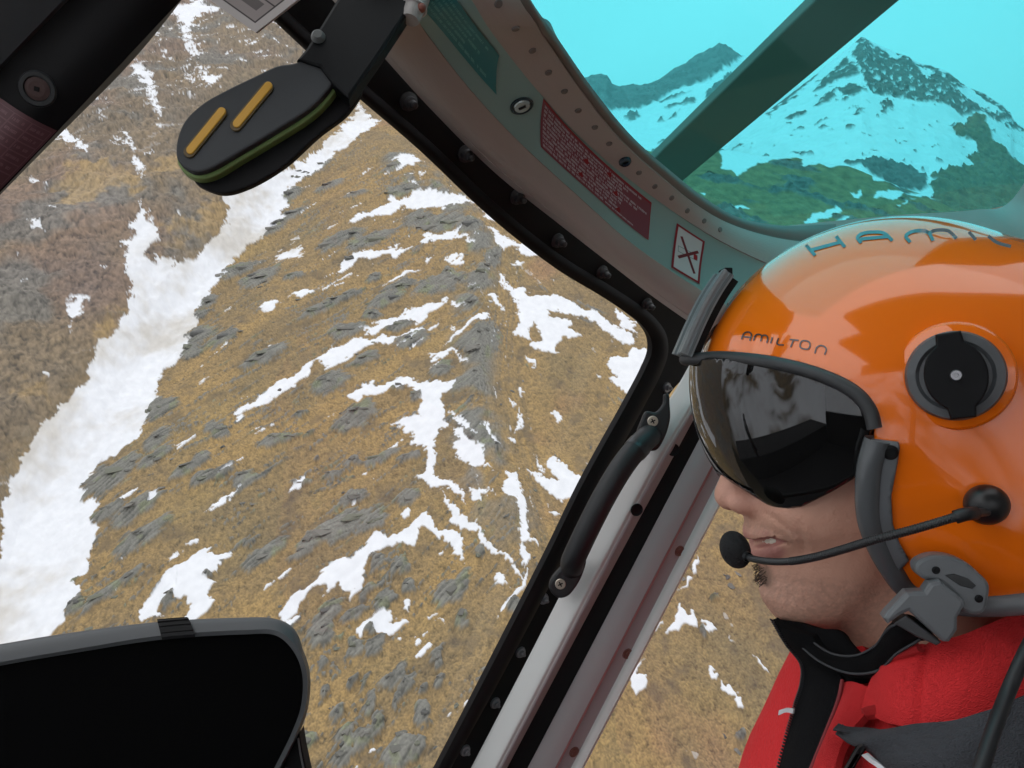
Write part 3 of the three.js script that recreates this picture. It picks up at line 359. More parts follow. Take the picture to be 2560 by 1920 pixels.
{ const rocky = field(SNOW_PEAK.outlines), brown = field(SNOW_PEAK.brown);
  massif('snowy_peak', SNOW_PEAK, 'pointed snowy mountain with dark rock ridge right of the rotor blade', 0.0012, (x, y, t) => {
    const wx = 9 * fbm(x * 0.02, y * 0.02, 4), wy = 7 * fbm(x * 0.02 + 7, y * 0.025, 4);
    let d = rocky(x + wx, y + wy, 60) + 9 * fbm(x * 0.04 - y * 0.03, y * 0.09 + x * 0.03, 4);
    let r = sstep(-1.5, 1.5, d - 1);
    const streak = fbm(x * 0.03 + y * 0.02, y * 0.08 - x * 0.05, 4); if (d > -2 && t > 0.45) r *= 1 - sstep(0.18, 0.3, streak);
    const spots = sstep(0.40, 0.46, fbm(x * 0.03, y * 0.075, 4)) * sstep(0.25, 0.4, t); r = Math.max(r, spots);
    const b = sstep(-3, 3, brown(x + wx, y + wy, 60) + 12 * fbm(x * 0.03, y * 0.05, 4));
    const st = clamp(0.5 + 0.9 * fbm(x * 0.04, y * 0.1, 4));
    const br = [mix(0.10, 0.24, st), mix(0.09, 0.18, st), mix(0.06, 0.10, st)], rk = [mix(0.09, 0.19, st), mix(0.088, 0.18, st), mix(0.08, 0.165, st)];
    const k = Math.max(r, b), tone = b > r ? br : rk;
    return [mix(0.76, tone[0], k), mix(0.775, tone[1], k), mix(0.81, tone[2], k), k];
  }, (x, y, q, c) => 14 * fbm(x * 0.012, q * 0.012, 4) + c[3] * 11 * ridged(x * 0.04, y * 0.04, 4)); }
{ const snowy = field(BROWN_HILL.outlines);
  massif('brown_hill', BROWN_HILL, 'brown grassy hill with snow patches under the tinted roof window', 0.00125, (x, y, t) => {
    const d = snowy(x + 5 * fbm(x * 0.06, y * 0.06, 4), y + 3 * fbm(x * 0.06 + 4, y * 0.08, 4), 20), s = sstep(-0.5, 0.5, d - 2.5 * Math.max(0, fbm(x * 0.1, y * 0.3, 3)));
    const st = clamp(0.5 + 0.9 * fbm(x * 0.12, y * 0.2, 4) + 0.3 * noise2(x * 0.8, y * 1.1)), rk = sstep(0.12, 0.3, fbm(x * 0.022 - y * 0.015, y * 0.08 + x * 0.02, 4));
    return [mix(mix(mix(0.13, 0.29, st), mix(0.08, 0.19, st), rk), 0.74, s), mix(mix(mix(0.10, 0.21, st), mix(0.08, 0.185, st), rk), 0.755, s), mix(mix(mix(0.05, 0.10, st), mix(0.07, 0.17, st), rk), 0.79, s), rk * (1 - s)];
  }, (x, y, q, c) => 3.5 * fbm(x * 0.03, q * 0.03, 4) + c[3] * 3.5 * ridged(x * 0.08, y * 0.15, 3) + 0.6 * fbm(x * 0.3, q * 0.3, 3)); }
// the rest of the valley round the aircraft
{ const na = 260, nr = 60;
  const g = sheet(na, nr, (i, j, o) => {
    const a = mix(0.82, 5.2, i / (na - 1)), t = j / (nr - 1), R = 160 + 2600 * t * t, x = Math.sin(a) * R, q = Math.cos(a) * R;
    const rise = 90 * fbm(Math.cos(a) * 2.5 + 3, Math.sin(a) * 2.5, 3);
    const y = -260 + (900 + rise * 6) * sstep(0.1, 1.1, t) + 130 * t * ridged(x * 0.0016, q * 0.0016, 5) + 6 * fbm(x * 0.01, q * 0.01, 4);
    const s = sstep(-0.12, 0.12, fbm(x * 0.004, q * 0.004, 5) + (t - 0.32) * 0.9), st = clamp(0.5 + fbm(x * 0.02, q * 0.02, 4));
    o[0] = x; o[1] = y; o[2] = -q; o[3] = mix(mix(0.12, 0.28, st), 0.84, s); o[4] = mix(mix(0.10, 0.19, st), 0.855, s); o[5] = mix(mix(0.07, 0.1, st), 0.885, s);
  });
  const m = part('valley_terrain', g, groundMat, scene); m.userData = { kind: 'structure', label: 'snowy slopes on the other sides of the valley', category: 'terrain' };
  const f = new THREE.CircleGeometry(9000, 64); f.rotateX(-Math.PI / 2);
  const fl = part('valley_floor', f, std(0.16, 0.13, 0.08, 0.95), scene); fl.position.y = -330; fl.userData = { kind: 'structure', label: 'brown valley floor far below', category: 'terrain' };
}

// loose and bedded rocks on the slope
const rockMats = [[0.125, 0.122, 0.108], [0.095, 0.094, 0.088], [0.145, 0.148, 0.115], [0.165, 0.158, 0.14]].map(([r, g, b]) => std(r, g, b, 0.92));
const slabs = [];
for (let v = 0; v < 8; v++) {              // bedded slabs: broken faces, stepped along the bedding
  const pieces = [];
  for (let k = 0; k < 3; k++) {
    const pts = []; for (let i = 0; i < 16; i++) pts.push(new THREE.Vector3(rr(-0.5, 0.5) * (k ? 0.8 : 1), rr(-0.5, 0.5), rr(-0.5, 0.5) * (k ? 0.6 : 1)).multiplyScalar(rr(0.85, 1.1)));
    const g = new ConvexGeometry(pts); g.deleteAttribute('uv'); const s = k ? rr(0.45, 0.75) : 1;
    g.scale(s, k ? 0.8 : 0.9, s); g.translate(k ? rr(-0.28, 0.28) : 0, k ? rr(-0.1, 0.22) : 0, k ? rr(-0.28, 0.28) : 0); g.computeVertexNormals(); pieces.push(g);
  }
  slabs.push(mergeGeometries(pieces));
}
function placeRock(x, q, l, w, turn, h) {
  const o = 0.6, s = slope(x, q), y = s.y, nx = -(slope(x + o, q).y - slope(x - o, q).y) / (2 * o), nz = (slope(x, q + o).y - slope(x, q - o).y) / (2 * o);
  const n = new THREE.Vector3(nx * 0.5, 1, nz * 0.5).normalize(), dir = new THREE.Vector3(Math.cos(turn), 0, -Math.sin(turn)); dir.addScaledVector(n, -dir.dot(n)).normalize();
  const side = new THREE.Vector3().crossVectors(dir, n), m = part('rock', slabs[Math.floor(rnd() * 8)], rockMats[Math.floor(rnd() * 4)], hillside);
  m.matrix.makeBasis(dir, n, side); m.quaternion.setFromRotationMatrix(m.matrix); m.position.set(x, y - h * 0.2, -q); m.scale.set(l, h * 0.85, w); m.name = rockCount ? `rock_${String(rockCount).padStart(3, '0')}` : 'rock'; rockCount++;
}
let rockCount = 0;
for (const [x, q, l, w, a] of OUTCROPS) {
  const n = l > 12 ? 2 : 1;
  for (let k = 0; k < n; k++) { const u = n > 1 ? (k - 0.5) * 0.45 * l + rr(-0.1, 0.1) * l : 0, v = rr(-0.15, 0.15) * w, L = l * (n > 1 ? rr(0.35, 0.5) : rr(0.45, 0.65)), Wd = w * rr(0.35, 0.55);
    placeRock(x + Math.cos(a) * u - Math.sin(a) * v, q + Math.sin(a) * u + Math.cos(a) * v, L, Wd, a + rr(-0.12, 0.12), Math.min(2.0, 0.3 * Wd + 0.45)); }
}
for (let k = 0; k < 700 && rockCount < 290; k++) {
  const X = rr(-0.55, 0.3), Y = rr(-0.5, 0.2), q = 150 / (0.75 - Y), x = X * q; if (lineDistance(GULLY, x, q) < 10) continue; const s = slope(x, q); if (s.snow > 0.1 || fbm(x * 0.04, q * 0.04, 2) < -0.05) continue;
  const L = rr(0.8, 2.4), right = lineDistance(RIB, x, q) > 4; placeRock(x, q, L, L * rr(0.35, 0.7), right ? -1.2 + rr(-0.4, 0.4) : 0.73 + rr(-0.25, 0.25), L * rr(0.25, 0.5));
}
// square boulder beside a snow streak
placeRock(HUT_SPOT[0], HUT_SPOT[1], 4.6, 3.6, 0.2, 4.2);
console.log('terrain done', rockCount);

// ---------------------------------------------------------------- cabin
const FOCAL = 1925.5;
const V = (x, y, z) => new THREE.Vector3(x, y, z);
const at = (px, py, d) => V((px - 1280) * d / FOCAL, (960 - py) * d / FOCAL, -d);   // sight line and distance to a point
const curve = L => new THREE.CatmullRomCurve3(L.map(p => at(...p)), false, 'centripetal');
function gridGeo(nu, nv, fn, uv = true) {
  const pos = [], uvs = [], idx = [];
  for (let j = 0; j <= nv; j++) for (let i = 0; i <= nu; i++) { const p = fn(i / nu, j / nv); pos.push(p.x, p.y, p.z); uvs.push(i / nu, j / nv); }
  for (let j = 0; j < nv; j++) for (let i = 0; i < nu; i++) { const a = j * (nu + 1) + i, b = a + 1, c = a + nu + 1, d = c + 1; idx.push(a, b, c, b, d, c); }
  const g = new THREE.BufferGeometry(); g.setAttribute('position', new THREE.Float32BufferAttribute(pos, 3)); g.setAttribute('uv', new THREE.Float32BufferAttribute(uvs, 2)); g.setIndex(idx); g.computeVertexNormals(); return g;
}
// a pressed sheet between two edges: surface(u along, v across), profile gives its relief towards the cabin
function sheetSurface(A, B, profile = () => 0) {
  const a = curve(A), b = curve(B), e = 1e-3;
  const flat = (u, v) => a.getPoint(clamp(u)).lerp(b.getPoint(clamp(u)), v);
  const normal = (u, v) => { const u0 = clamp(u - 0.01), u1 = clamp(u + 0.01), t = flat(u1, v).sub(flat(u0, v)), w = b.getPoint(clamp(u)).sub(a.getPoint(clamp(u))), n = t.cross(w).normalize(); return n.dot(flat(u, v)) > 0 ? n.negate() : n; };
  return { p: (u, v) => flat(u, v).addScaledVector(normal(u, v), profile(v, u)), n: normal };
}
function solid(s, t, nu = 80, nv = 8) {
  const front = (u, v) => s.p(u, v), back = (u, v) => s.p(u, v).addScaledVector(s.n(u, v), -t);
  return mergeGeometries([gridGeo(nu, nv, front), gridGeo(nu, nv, back),
    gridGeo(nu, 1, (u, w) => w ? back(u, 0) : front(u, 0)), gridGeo(nu, 1, (u, w) => w ? back(u, 1) : front(u, 1)),
    gridGeo(nv, 1, (v, w) => w ? back(0, v) : front(0, v)), gridGeo(nv, 1, (v, w) => w ? back(1, v) : front(1, v))]);
}
function locate(s, px, py) {                 // where a sight line meets a sheet
  let best = 1e9, r = [0, 0], du = 0.5, dv = 0.5, cu = 0.5, cv = 0.5;
  for (let k = 0; k < 7; k++) { const n = k ? 8 : 40; for (let i = 0; i <= n; i++) for (let j = 0; j <= (k ? 8 : 12); j++) { const u = clamp(cu + (i / n * 2 - 1) * du), v = clamp(cv + (j / (k ? 8 : 12) * 2 - 1) * dv), p = s.p(u, v), x = 1280 - p.x / p.z * FOCAL, y = 960 + p.y / p.z * FOCAL, d = (x - px) ** 2 + (y - py) ** 2; if (d < best) { best = d; r = [u, v]; } } [cu, cv] = r; du *= k ? 0.3 : 0.06; dv *= k ? 0.3 : 0.15; }
  return r;
}
function patch(s, corners, lift = 0.0008, nu = 24, nv = 10) {   // a sticker on a sheet; corners: top left, top right, bottom right, bottom left
  const q = corners.map(c => locate(s, ...c));
  return gridGeo(nu, nv, (i, j) => { const J = 1 - j, u = mix(mix(q[0][0], q[1][0], i), mix(q[3][0], q[2][0], i), J), v = mix(mix(q[0][1], q[1][1], i), mix(q[3][1], q[2][1], i), J); return s.p(u, v).addScaledVector(s.n(u, v), lift); });
}
function plate(outline, plane, t, bevel = 0.001) {   // outline on a plane, given thickness away from the eye
  const P3 = outline.map(([x, y]) => plane(x, y)), o = P3[0], n = plane.normal, ex = V(1, 0, 0).addScaledVector(n, -n.x).normalize(), ey = V().crossVectors(n, ex);
  const sh = new THREE.Shape(P3.map(p => new THREE.Vector2(p.clone().sub(o).dot(ex), p.clone().sub(o).dot(ey))));
  const g = new THREE.ExtrudeGeometry(sh, { depth: t, bevelEnabled: bevel > 0, bevelSize: bevel, bevelThickness: bevel, bevelOffset: -bevel, bevelSegments: 2, curveSegments: 8 });
  g.applyMatrix4(new THREE.Matrix4().makeBasis(ex, ey, n).setPosition(o.clone().addScaledVector(n, -t - bevel))); return g;
}
function planeThrough(a, b, c) {             // three [px, py, d]
  const A = at(...a), n = at(...b).sub(A).cross(at(...c).sub(A)).normalize(); if (n.dot(A) > 0) n.negate(); const k = n.dot(A);
  const f = (px, py) => { const r = at(px, py, 1); return r.multiplyScalar(k / n.dot(r)); }; f.normal = n; return f;
}
const facing = d => planeThrough([1280, 960, d], [2000, 960, d], [1280, 1600, d]);
const smoothOutline = (pts, n = 80) => new THREE.CatmullRomCurve3(pts.map(p => V(p[0], p[1], 0)), true, 'centripetal').getPoints(n).slice(0, -1).map(p => [p.x, p.y]);
function onNormal(g, p, n) { g.applyQuaternion(new THREE.Quaternion().setFromUnitVectors(V(0, 1, 0), n)); g.translate(p.x, p.y, p.z); return g; }
const lathe = (pts, seg = 24) => toCreasedNormals(new THREE.LatheGeometry(pts.map(p => new THREE.Vector2(...p)), seg), 0.5);
const rod = (pts, r, seg = 48, rad = 12) => new THREE.TubeGeometry(new THREE.CatmullRomCurve3(pts, false, 'centripetal'), seg, r, rad, false);
function bumpTexture(scale, f) { const n = 256, d = new Uint8Array(n * n * 4); for (let j = 0; j < n; j++) for (let i = 0; i < n; i++) { const v = 128 + 127 * clamp(f(i / n, j / n), -1, 1), k = (j * n + i) * 4; d[k] = d[k + 1] = d[k + 2] = v; d[k + 3] = 255; } const t = new THREE.DataTexture(d, n, n); t.wrapS = t.wrapT = THREE.RepeatWrapping; t.magFilter = THREE.LinearFilter; t.repeat.set(scale, scale); t.needsUpdate = true; return t; }
const paintGrain = bumpTexture(1, (u, v) => 0.6 * fbm(u * 60, v * 60, 3));

const M = {
  seal: std(0.010, 0.010, 0.011, 0.55), rubber: std(0.013, 0.011, 0.012, 0.4), flange: std(0.40, 0.36, 0.335, 0.6), panel: std(0.25, 0.43, 0.42, 0.6),
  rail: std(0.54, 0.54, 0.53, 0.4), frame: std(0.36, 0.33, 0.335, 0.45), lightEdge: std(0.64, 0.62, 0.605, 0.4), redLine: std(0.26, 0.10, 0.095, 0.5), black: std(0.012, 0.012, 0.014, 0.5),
  charcoal: std(0.045, 0.05, 0.056, 0.6), steel: std(0.34, 0.34, 0.36, 0.35, { metalness: 0.9 }), brass: std(0.55, 0.50, 0.42, 0.35, { metalness: 0.8 }), plastic: std(0.009, 0.010, 0.012, 0.5), darkBolt: std(0.022, 0.021, 0.023, 0.45),
  lining: std(0.45, 0.44, 0.42, 0.8), carpet: std(0.03, 0.03, 0.033, 0.95), grey: std(0.12, 0.125, 0.13, 0.4),
};
for (const k of ['seal', 'rubber', 'black']) M[k] = Object.assign(new THREE.MeshPhysicalMaterial({ roughness: 0.6, specularIntensity: 0.35, side: THREE.DoubleSide }), { color: M[k].color.clone().multiplyScalar(0.55) });
M.flange.bumpMap = paintGrain; M.flange.bumpScale = 0.0004;
const clear = new THREE.MeshPhysicalMaterial({ color: 0xffffff, transmission: 1, thickness: 0, roughness: 0, ior: 1.5, side: THREE.DoubleSide });
const tinted = new THREE.MeshPhysicalMaterial({ transmission: 1, thickness: 0, roughness: 0, ior: 1.5, side: THREE.DoubleSide }); tinted.color.setRGB(0.405, 0.91, 0.945); tinted.specularIntensity = 0.25; clear.specularIntensity = 0.6;

const heli = thing('helicopter', 'helicopter cabin seen from inside with windscreen frame and tinted roof window', 'helicopter');
const glassInv = (px, py) => { const x = px > 600 ? px : 600 + (px - 600) * 0.3; return 1.923 - 6.62e-4 * (x - 690) - 2.62e-4 * (py - 57); };
const gd = (px, py, off = 0) => [px, py, 1 / glassInv(px, py) - 0.004 + off];

// windscreen and its black edge, from the roof down the door post
const edgeOut = [[600, -30], [690, 57], [790, 150], [880, 231], [1042, 370], [1227, 544], [1389, 671], [1504, 741], [1572, 786], [1608, 816], [1628, 850], [1629, 882], [1612, 925], [1571, 1003], [1459, 1206], [1376, 1376], [1213, 1696], [1096, 1920], [990, 2120]];
const edgeMid = [[625, -55], [715, 32], [815, 125], [905, 207], [1066, 346], [1250, 518], [1410, 644], [1525, 714], [1598, 762], [1640, 797], [1667, 840], [1670, 886], [1653, 935], [1611, 1015], [1499, 1220], [1413, 1390], [1247, 1705], [1128, 1920], [1022, 2120]];
const edgeIn = [[760, -90], [850, 10], [905, 72], [959, 131], [1090, 275], [1250, 432], [1400, 552], [1530, 654], [1645, 742], [1720, 790], [1752, 840], [1750, 885], [1726, 928], [1680, 977], [1577, 1150], [1480, 1340], [1292, 1705], [1180, 1920], [1075, 2120]];
const sealS = sheetSurface(edgeOut.map(p => gd(...p, -0.002)), edgeMid.map(p => gd(...p, -0.008)), v => 0.004 * Math.sin(Math.PI * v));
const sealM = part('seal', solid(sealS, 0.008, 200, 8), M.rubber, heli, 'black rubber windscreen seal');
const retS = sheetSurface(edgeMid.map(p => gd(...p, -0.004)), edgeIn.map(p => gd(...p, -0.012)));
const retainer = part('windscreen_retainer', solid(retS, 0.007, 200, 6), M.seal, heli, 'black bolted strip along the windscreen');
{ const g = gridGeo(40, 40, (u, v) => { const px = mix(-900, 1700, u), py = mix(-500, 2500, v); return at(px, py, 1 / glassInv(px, py)); });
  // keep the pane inside the frame line
  const p = g.attributes.position, keep = [], inFrame = (x, y) => { for (let i = 0; i + 1 < edgeIn.length; i++) { const [ax, ay] = edgeIn[i], [bx, by] = edgeIn[i + 1]; if ((bx - ax) * (y - ay) - (by - ay) * (x - ax) < -6000 && x > Math.min(ax, bx) - 60 && x < Math.max(ax, bx) + 60 && y > Math.min(ay, by) - 60 && y < Math.max(ay, by) + 60) return false; } return true; };
  const shapePts = [[-900, 2500], [-900, -500], [150, -500], ...edgeOut.map(([x, y], i) => [(x + edgeMid[i][0]) / 2, (y + edgeMid[i][1]) / 2]), [800, 2500]];
  const tri = THREE.ShapeUtils.triangulateShape(shapePts.map(p2 => new THREE.Vector2(...p2)), []), pos = [];
  const sub = (a, b, c, n) => { if (n === 0) { for (const [x, y] of [a, b, c]) { const q = at(x, y, 1 / glassInv(x, y)); pos.push(q.x, q.y, q.z); } return; } const m = (p1, p2) => [(p1[0] + p2[0]) / 2, (p1[1] + p2[1]) / 2], ab = m(a, b), bc = m(b, c), ca = m(c, a); sub(a, ab, ca, n - 1); sub(ab, b, bc, n - 1); sub(ca, bc, c, n - 1); sub(ab, bc, ca, n - 1); };
  for (const t of tri) sub(shapePts[t[0]], shapePts[t[1]], shapePts[t[2]], 3);
  let wg = new THREE.BufferGeometry(); wg.setAttribute('position', new THREE.Float32BufferAttribute(pos, 3)); wg = mergeVertices(wg, 1e-5); wg.computeVertexNormals();
  part('windscreen', wg, clear, heli, 'clear windscreen pane'); }
// bolts on the retainer
function capNut(s, px, py, r, parent) { const [u, v] = locate(s, px, py), p = s.p(u, v), n = s.n(u, v);
  const b = part('bolt', onNormal(lathe([[0, 0.0], [r * 1.1, 0], [r * 1.1, r * 0.3], [r * 0.75, r * 0.5], [r * 0.72, r * 1.1], [r * 0.5, r * 1.25], [r * 0.42, r * 1.9], [r * 0.2, r * 2.05], [0, r * 2.05]], 20), p, n), M.darkBolt, parent); return b; }
for (const [x, y] of [[1020, 253], [1162, 384], [1284, 500], [1395, 597], [1504, 678], [1615, 759]]) capNut(retS, x, y, 0.0066, retainer);
for (const [x, y] of [[1667, 969], [1372, 1504], [1306, 1633], [1239, 1758], [1174, 1882]]) { const [u, v] = locate(retS, x, y), p = retS.p(u, v), n = retS.n(u, v); part('bolt', onNormal(lathe([[0, 0], [0.0068, 0], [0.006, 0.0022], [0.0036, 0.003], [0.0034, 0.0058], [0.0018, 0.006], [0.0016, 0.009], [0, 0.009]], 20), p, n), M.steel, retainer); }

// roof header: lower flange, panel with painted-in teal light, upper flange with rivets
const hd = [0.485, 0.505, 0.525, 0.555, 0.615, 0.685, 0.745, 0.795, 0.835, 0.86, 0.875];
const hc = (pts, off) => pts.map(([x, y], i) => [x, y, hd[i] + off]);
const c1 = [[755, -95], [843, 5], [900, 68], [953, 128], [1084, 272], [1244, 430], [1394, 550], [1525, 652], [1640, 740], [1770, 830], [1900, 915]];
const c2 = [[960, -90], [1010, -5], [1040, 42], [1067, 86], [1175, 225], [1300, 358], [1442, 488], [1569, 601], [1680, 680], [1790, 748], [1915, 815]];
const c3 = [[1110, -110], [1180, 0], [1212, 55], [1245, 102], [1330, 210], [1442, 334], [1560, 438], [1680, 526], [1795, 598], [1900, 650], [2020, 695]];
const c4 = [[1235, -125], [1300, 0], [1338, 60], [1366, 102], [1450, 225], [1552, 352], [1656, 446], [1752, 520], [1842, 566], [1950, 596], [2080, 612]];
const c5 = [[1262, -125], [1327, 0], [1368, 60], [1397, 100], [1482, 222], [1582, 343], [1682, 432], [1772, 502], [1852, 545], [1960, 564], [2090, 560]];
const lowS = sheetSurface(hc(c1, -0.022), hc(c2, -0.045), v => 0.006 * Math.sin(Math.PI * v));
part('lower_flange', solid(lowS, 0.004, 100, 8), M.flange, heli, 'grey brown lower lip of the roof header');
const lipS = sheetSurface(hc(c1.map(([x, y]) => [x - 3, y + 5]), -0.019), hc(c1.map(([x, y]) => [x + 5, y - 4]), -0.027)); part('flange_edge', solid(lipS, 0.003, 100, 2), std(0.42, 0.39, 0.37, 0.4), heli);
const panS = sheetSurface(hc(c2, -0.044), hc(c3, -0.035), v => -0.002 * Math.sin(Math.PI * v));
const panel = part('header_panel', solid(panS, 0.004, 100, 8), M.panel, heli, 'roof header panel with teal window light put into its colour');  // blue green tone stands for light through the tinted roof window
const upS = sheetSurface(hc(c3, -0.037), hc(c4, -0.022), v => 0.002 * Math.sin(Math.PI * v));
const upper = part('upper_flange', solid(upS, 0.004, 100, 6), M.flange, heli, 'grey brown riveted upper lip of the roof header');
const lip2 = sheetSurface(hc(c4, -0.018), hc(c5, -0.012), v => 0.003 * Math.sin(Math.PI * v)); part('window_lip', solid(lip2, 0.006, 100, 4), std(0.20, 0.185, 0.17, 0.6), heli);
for (const [x, y] of [[1246, 9], [1289, 71], [1331, 126], [1371, 181], [1411, 228], [1448, 274], [1487, 318], [1523, 359], [1597, 432], [1637, 466], [1678, 496], [1718, 527], [1761, 551], [1800, 574]]) { const [u, v] = locate(upS, x, y); part('rivet', onNormal(lathe([[0, 0], [0.0028, 0], [0.0025, 0.0009], [0.0014, 0.0014], [0, 0.0015]], 16), upS.p(u, v), upS.n(u, v)), std(0.16, 0.145, 0.135, 0.5), upper); }
{ const [u, v] = locate(upS, 1562, 402), p = upS.p(u, v), n = upS.n(u, v); part('screw', onNormal(lathe([[0, 0], [0.0056, 0], [0.0056, 0.002], [0.0044, 0.0035], [0.0034, 0.0036], [0.003, 0.0012], [0, 0.001]], 24), p, n), std(0.02, 0.03, 0.045, 0.25), upper); }
{ const [u, v] = locate(panS, 1304, 263), p = panS.p(u, v), n = panS.n(u, v); const f = part('quarter_turn_lock', onNormal(lathe([[0, 0], [0.0095, 0], [0.0095, 0.0012], [0.0085, 0.002], [0.0078, 0.001], [0, 0.001]], 28), p, n), std(0.03, 0.05, 0.06, 0.25), panel); part('lock_face', onNormal(lathe([[0, 0.0011], [0.0068, 0.0011], [0.006, 0.0022], [0, 0.0024]], 24), p, n), std(0.5, 0.6, 0.62, 0.25, { metalness: 0.7 }), panel); part('lock_slot', onNormal(new THREE.BoxGeometry(0.0022, 0.0008, 0.006), p.clone().addScaledVector(n, 0.0026), n), M.black, panel); }
function canvasMat(w, h, draw, rough = 0.5) { const c = document.createElement('canvas'); c.width = w; c.height = h; const x = c.getContext('2d'); draw(x, w, h); const t = new THREE.CanvasTexture(c); t.colorSpace = THREE.SRGBColorSpace; t.anisotropy = 8; return new THREE.MeshStandardMaterial({ map: t, roughness: rough, side: THREE.DoubleSide }); }
function fakePrint(x, x0, x1, y, h, color) { x.fillStyle = color; let p = x0; while (p < x1) { const n = 2 + Math.floor(rnd() * 8); for (let k = 0; k < n && p < x1; k++) { const w = h * rr(0.35, 0.6); x.fillRect(p, y - h, h * 0.16, h); if (rnd() < 0.8) x.fillRect(p, y - h * rr(0.4, 1), w * 0.9, h * 0.16); if (rnd() < 0.6) x.fillRect(p + w * 0.75, y - h, h * 0.15, h); if (rnd() < 0.5) x.fillRect(p, y - h * 0.16, w * 0.9, h * 0.16); p += w + h * 0.16; } p += h * 0.5; } }
// red placard: rows of small white capitals
part('warning_placard', patch(panS, [[1358, 243], [1628, 506], [1620, 600], [1352, 366]], 0.0008, 40, 12), canvasMat(1024, 420, (x, w, h) => {
  x.fillStyle = '#7d4654'; x.fillRect(0, 0, w, h); x.fillStyle = '#8e2433'; x.fillRect(0, 0, w, 26); x.strokeStyle = '#8e2433'; x.lineWidth = 6; x.strokeRect(3, 3, w - 6, h - 6);
  for (let k = 0; k < 10; k++) { const y = 62 + k * 37; x.fillStyle = '#9aa6b2'; fakePrint(x, 24, k === 9 ? 560 : [930, 800, 760, 985, 900, 760, 740, 700, 720][k % 9], y, 23, '#c3d0da'); }
  x.font = 'bold 22px sans-serif'; x.fillStyle = '#c4ced6'; x.fillText('MUST BE COMPLIED WITH', 590, 62 + 9 * 37);
  x.fillStyle = '#8b1522'; for (const [a, b, s] of [[430, 150, 34], [640, 70, 30], [370, 330, 28], [700, 210, 32], [720, 350, 30]]) { x.beginPath(); x.moveTo(a - s, b + s * 0.6); x.lineTo(a + s * 0.4, b - s); x.lineTo(a + s * 0.7, b + s * 0.2); x.lineTo(a + s * 0.1, b + s); x.fill(); }
}), panel, 'dark red placard with rows of white print');
part('no_smoking_sign', patch(panS, [[1691, 557], [1761, 603], [1748, 710], [1677, 668]], 0.0008, 16, 12), canvasMat(360, 560, (x, w, h) => {
  x.fillStyle = '#c9d3d6'; x.fillRect(0, 0, w, h); x.strokeStyle = '#8f2533'; x.lineWidth = 26; x.strokeRect(13, 13, w - 26, h - 26);
  x.save(); x.translate(w / 2, h / 2); x.rotate(-0.1); x.strokeStyle = '#6d9297'; x.lineWidth = 7; x.strokeRect(-120, -38, 240, 66); x.fillStyle = '#a8202c'; x.beginPath(); x.moveTo(72, -38); x.lineTo(112, -38); x.quadraticCurveTo(134, -5, 112, 28); x.lineTo(72, 28); x.fill(); x.restore();
  x.strokeStyle = '#6f2a33'; x.lineWidth = 32; x.beginPath(); x.moveTo(78, 120); x.lineTo(288, 470); x.moveTo(300, 180); x.lineTo(70, 390); x.stroke();
}), panel, 'white no smoking sticker with red border');
part('instruction_placard', patch(panS, [[1100, -60], [1248, 136], [1241, 235], [1050, 10]], 0.0008, 30, 10), canvasMat(700, 260, (x, w, h) => { x.fillStyle = '#1d7f86'; x.fillRect(0, 0, w, h); for (let k = 0; k < 5; k++) fakePrint(x, 30, [640, 560, 600, 520, 640][k], 60 + k * 42, 20, '#63b4b8'); }), panel, 'teal placard with pale print');
// side rail of the roof window, behind the helmet
const sideS = sheetSurface([[1930, 662, 0.85], [2100, 690, 0.87], [2300, 690, 0.875], [2500, 668, 0.87], [2660, 600, 0.85], [2860, 330, 0.8]], [[1950, 566, 0.865], [2100, 551, 0.875], [2268, 536, 0.885], [2439, 524, 0.89], [2520, 508, 0.895], [2700, 180, 0.8]], v => 0.004 * Math.sin(Math.PI * v));
part('side_rail', solid(sideS, 0.006, 60, 6), M.flange, heli, 'grey brown side rail under the roof window');
// roof window
const roofPlane = planeThrough([1329, 0, 0.52], [1900, 560, 0.87], [2560, 480, 0.905]);
part('roof_window', plate([[1190, -260], ...c5.slice(0).map(([x, y]) => [x - 6, y + 4]), [2100, 556], [2268, 541], [2439, 530], [2525, 512], [2580, 470], [2640, 380], [2720, 100], [2700, -700], [1180, -700]], roofPlane, 0.003, 0), tinted, heli, 'blue green tinted roof window');

part('roof_rear_panel', plate([[2578, 482], [2652, 384], [2730, 100], [2710, -700], [3300, -700], [3300, 560], [2620, 600]], roofPlane, 0.012, 0.002), M.flange, heli);
// door post: silver rail, black gap, door frame, bright edge, door window
const L2 = (x7, x21, d) => [[x7, 700, d], [mix(x7, x21, 0.5), 1400, d], [x21, 2100, d]];
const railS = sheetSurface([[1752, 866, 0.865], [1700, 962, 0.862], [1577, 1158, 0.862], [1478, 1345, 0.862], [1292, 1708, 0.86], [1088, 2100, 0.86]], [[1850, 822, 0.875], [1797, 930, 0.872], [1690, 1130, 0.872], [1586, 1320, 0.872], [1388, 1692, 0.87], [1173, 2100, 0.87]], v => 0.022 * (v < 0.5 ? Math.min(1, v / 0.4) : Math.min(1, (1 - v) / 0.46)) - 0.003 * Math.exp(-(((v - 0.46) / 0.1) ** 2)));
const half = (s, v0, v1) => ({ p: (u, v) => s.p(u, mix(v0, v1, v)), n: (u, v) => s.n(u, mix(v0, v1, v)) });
const rail = part('door_rail', solid(half(railS, 0, 0.5), 0.004, 80, 14), M.rail, heli, 'satin silver rail of the door post'); part('rail_shaded_side', solid(half(railS, 0.5, 1), 0.004, 80, 14), M.frame, heli, 'mauve grey rail side with its shade put into the colour');  // darker right facet: shading of the silver rail put into its colour
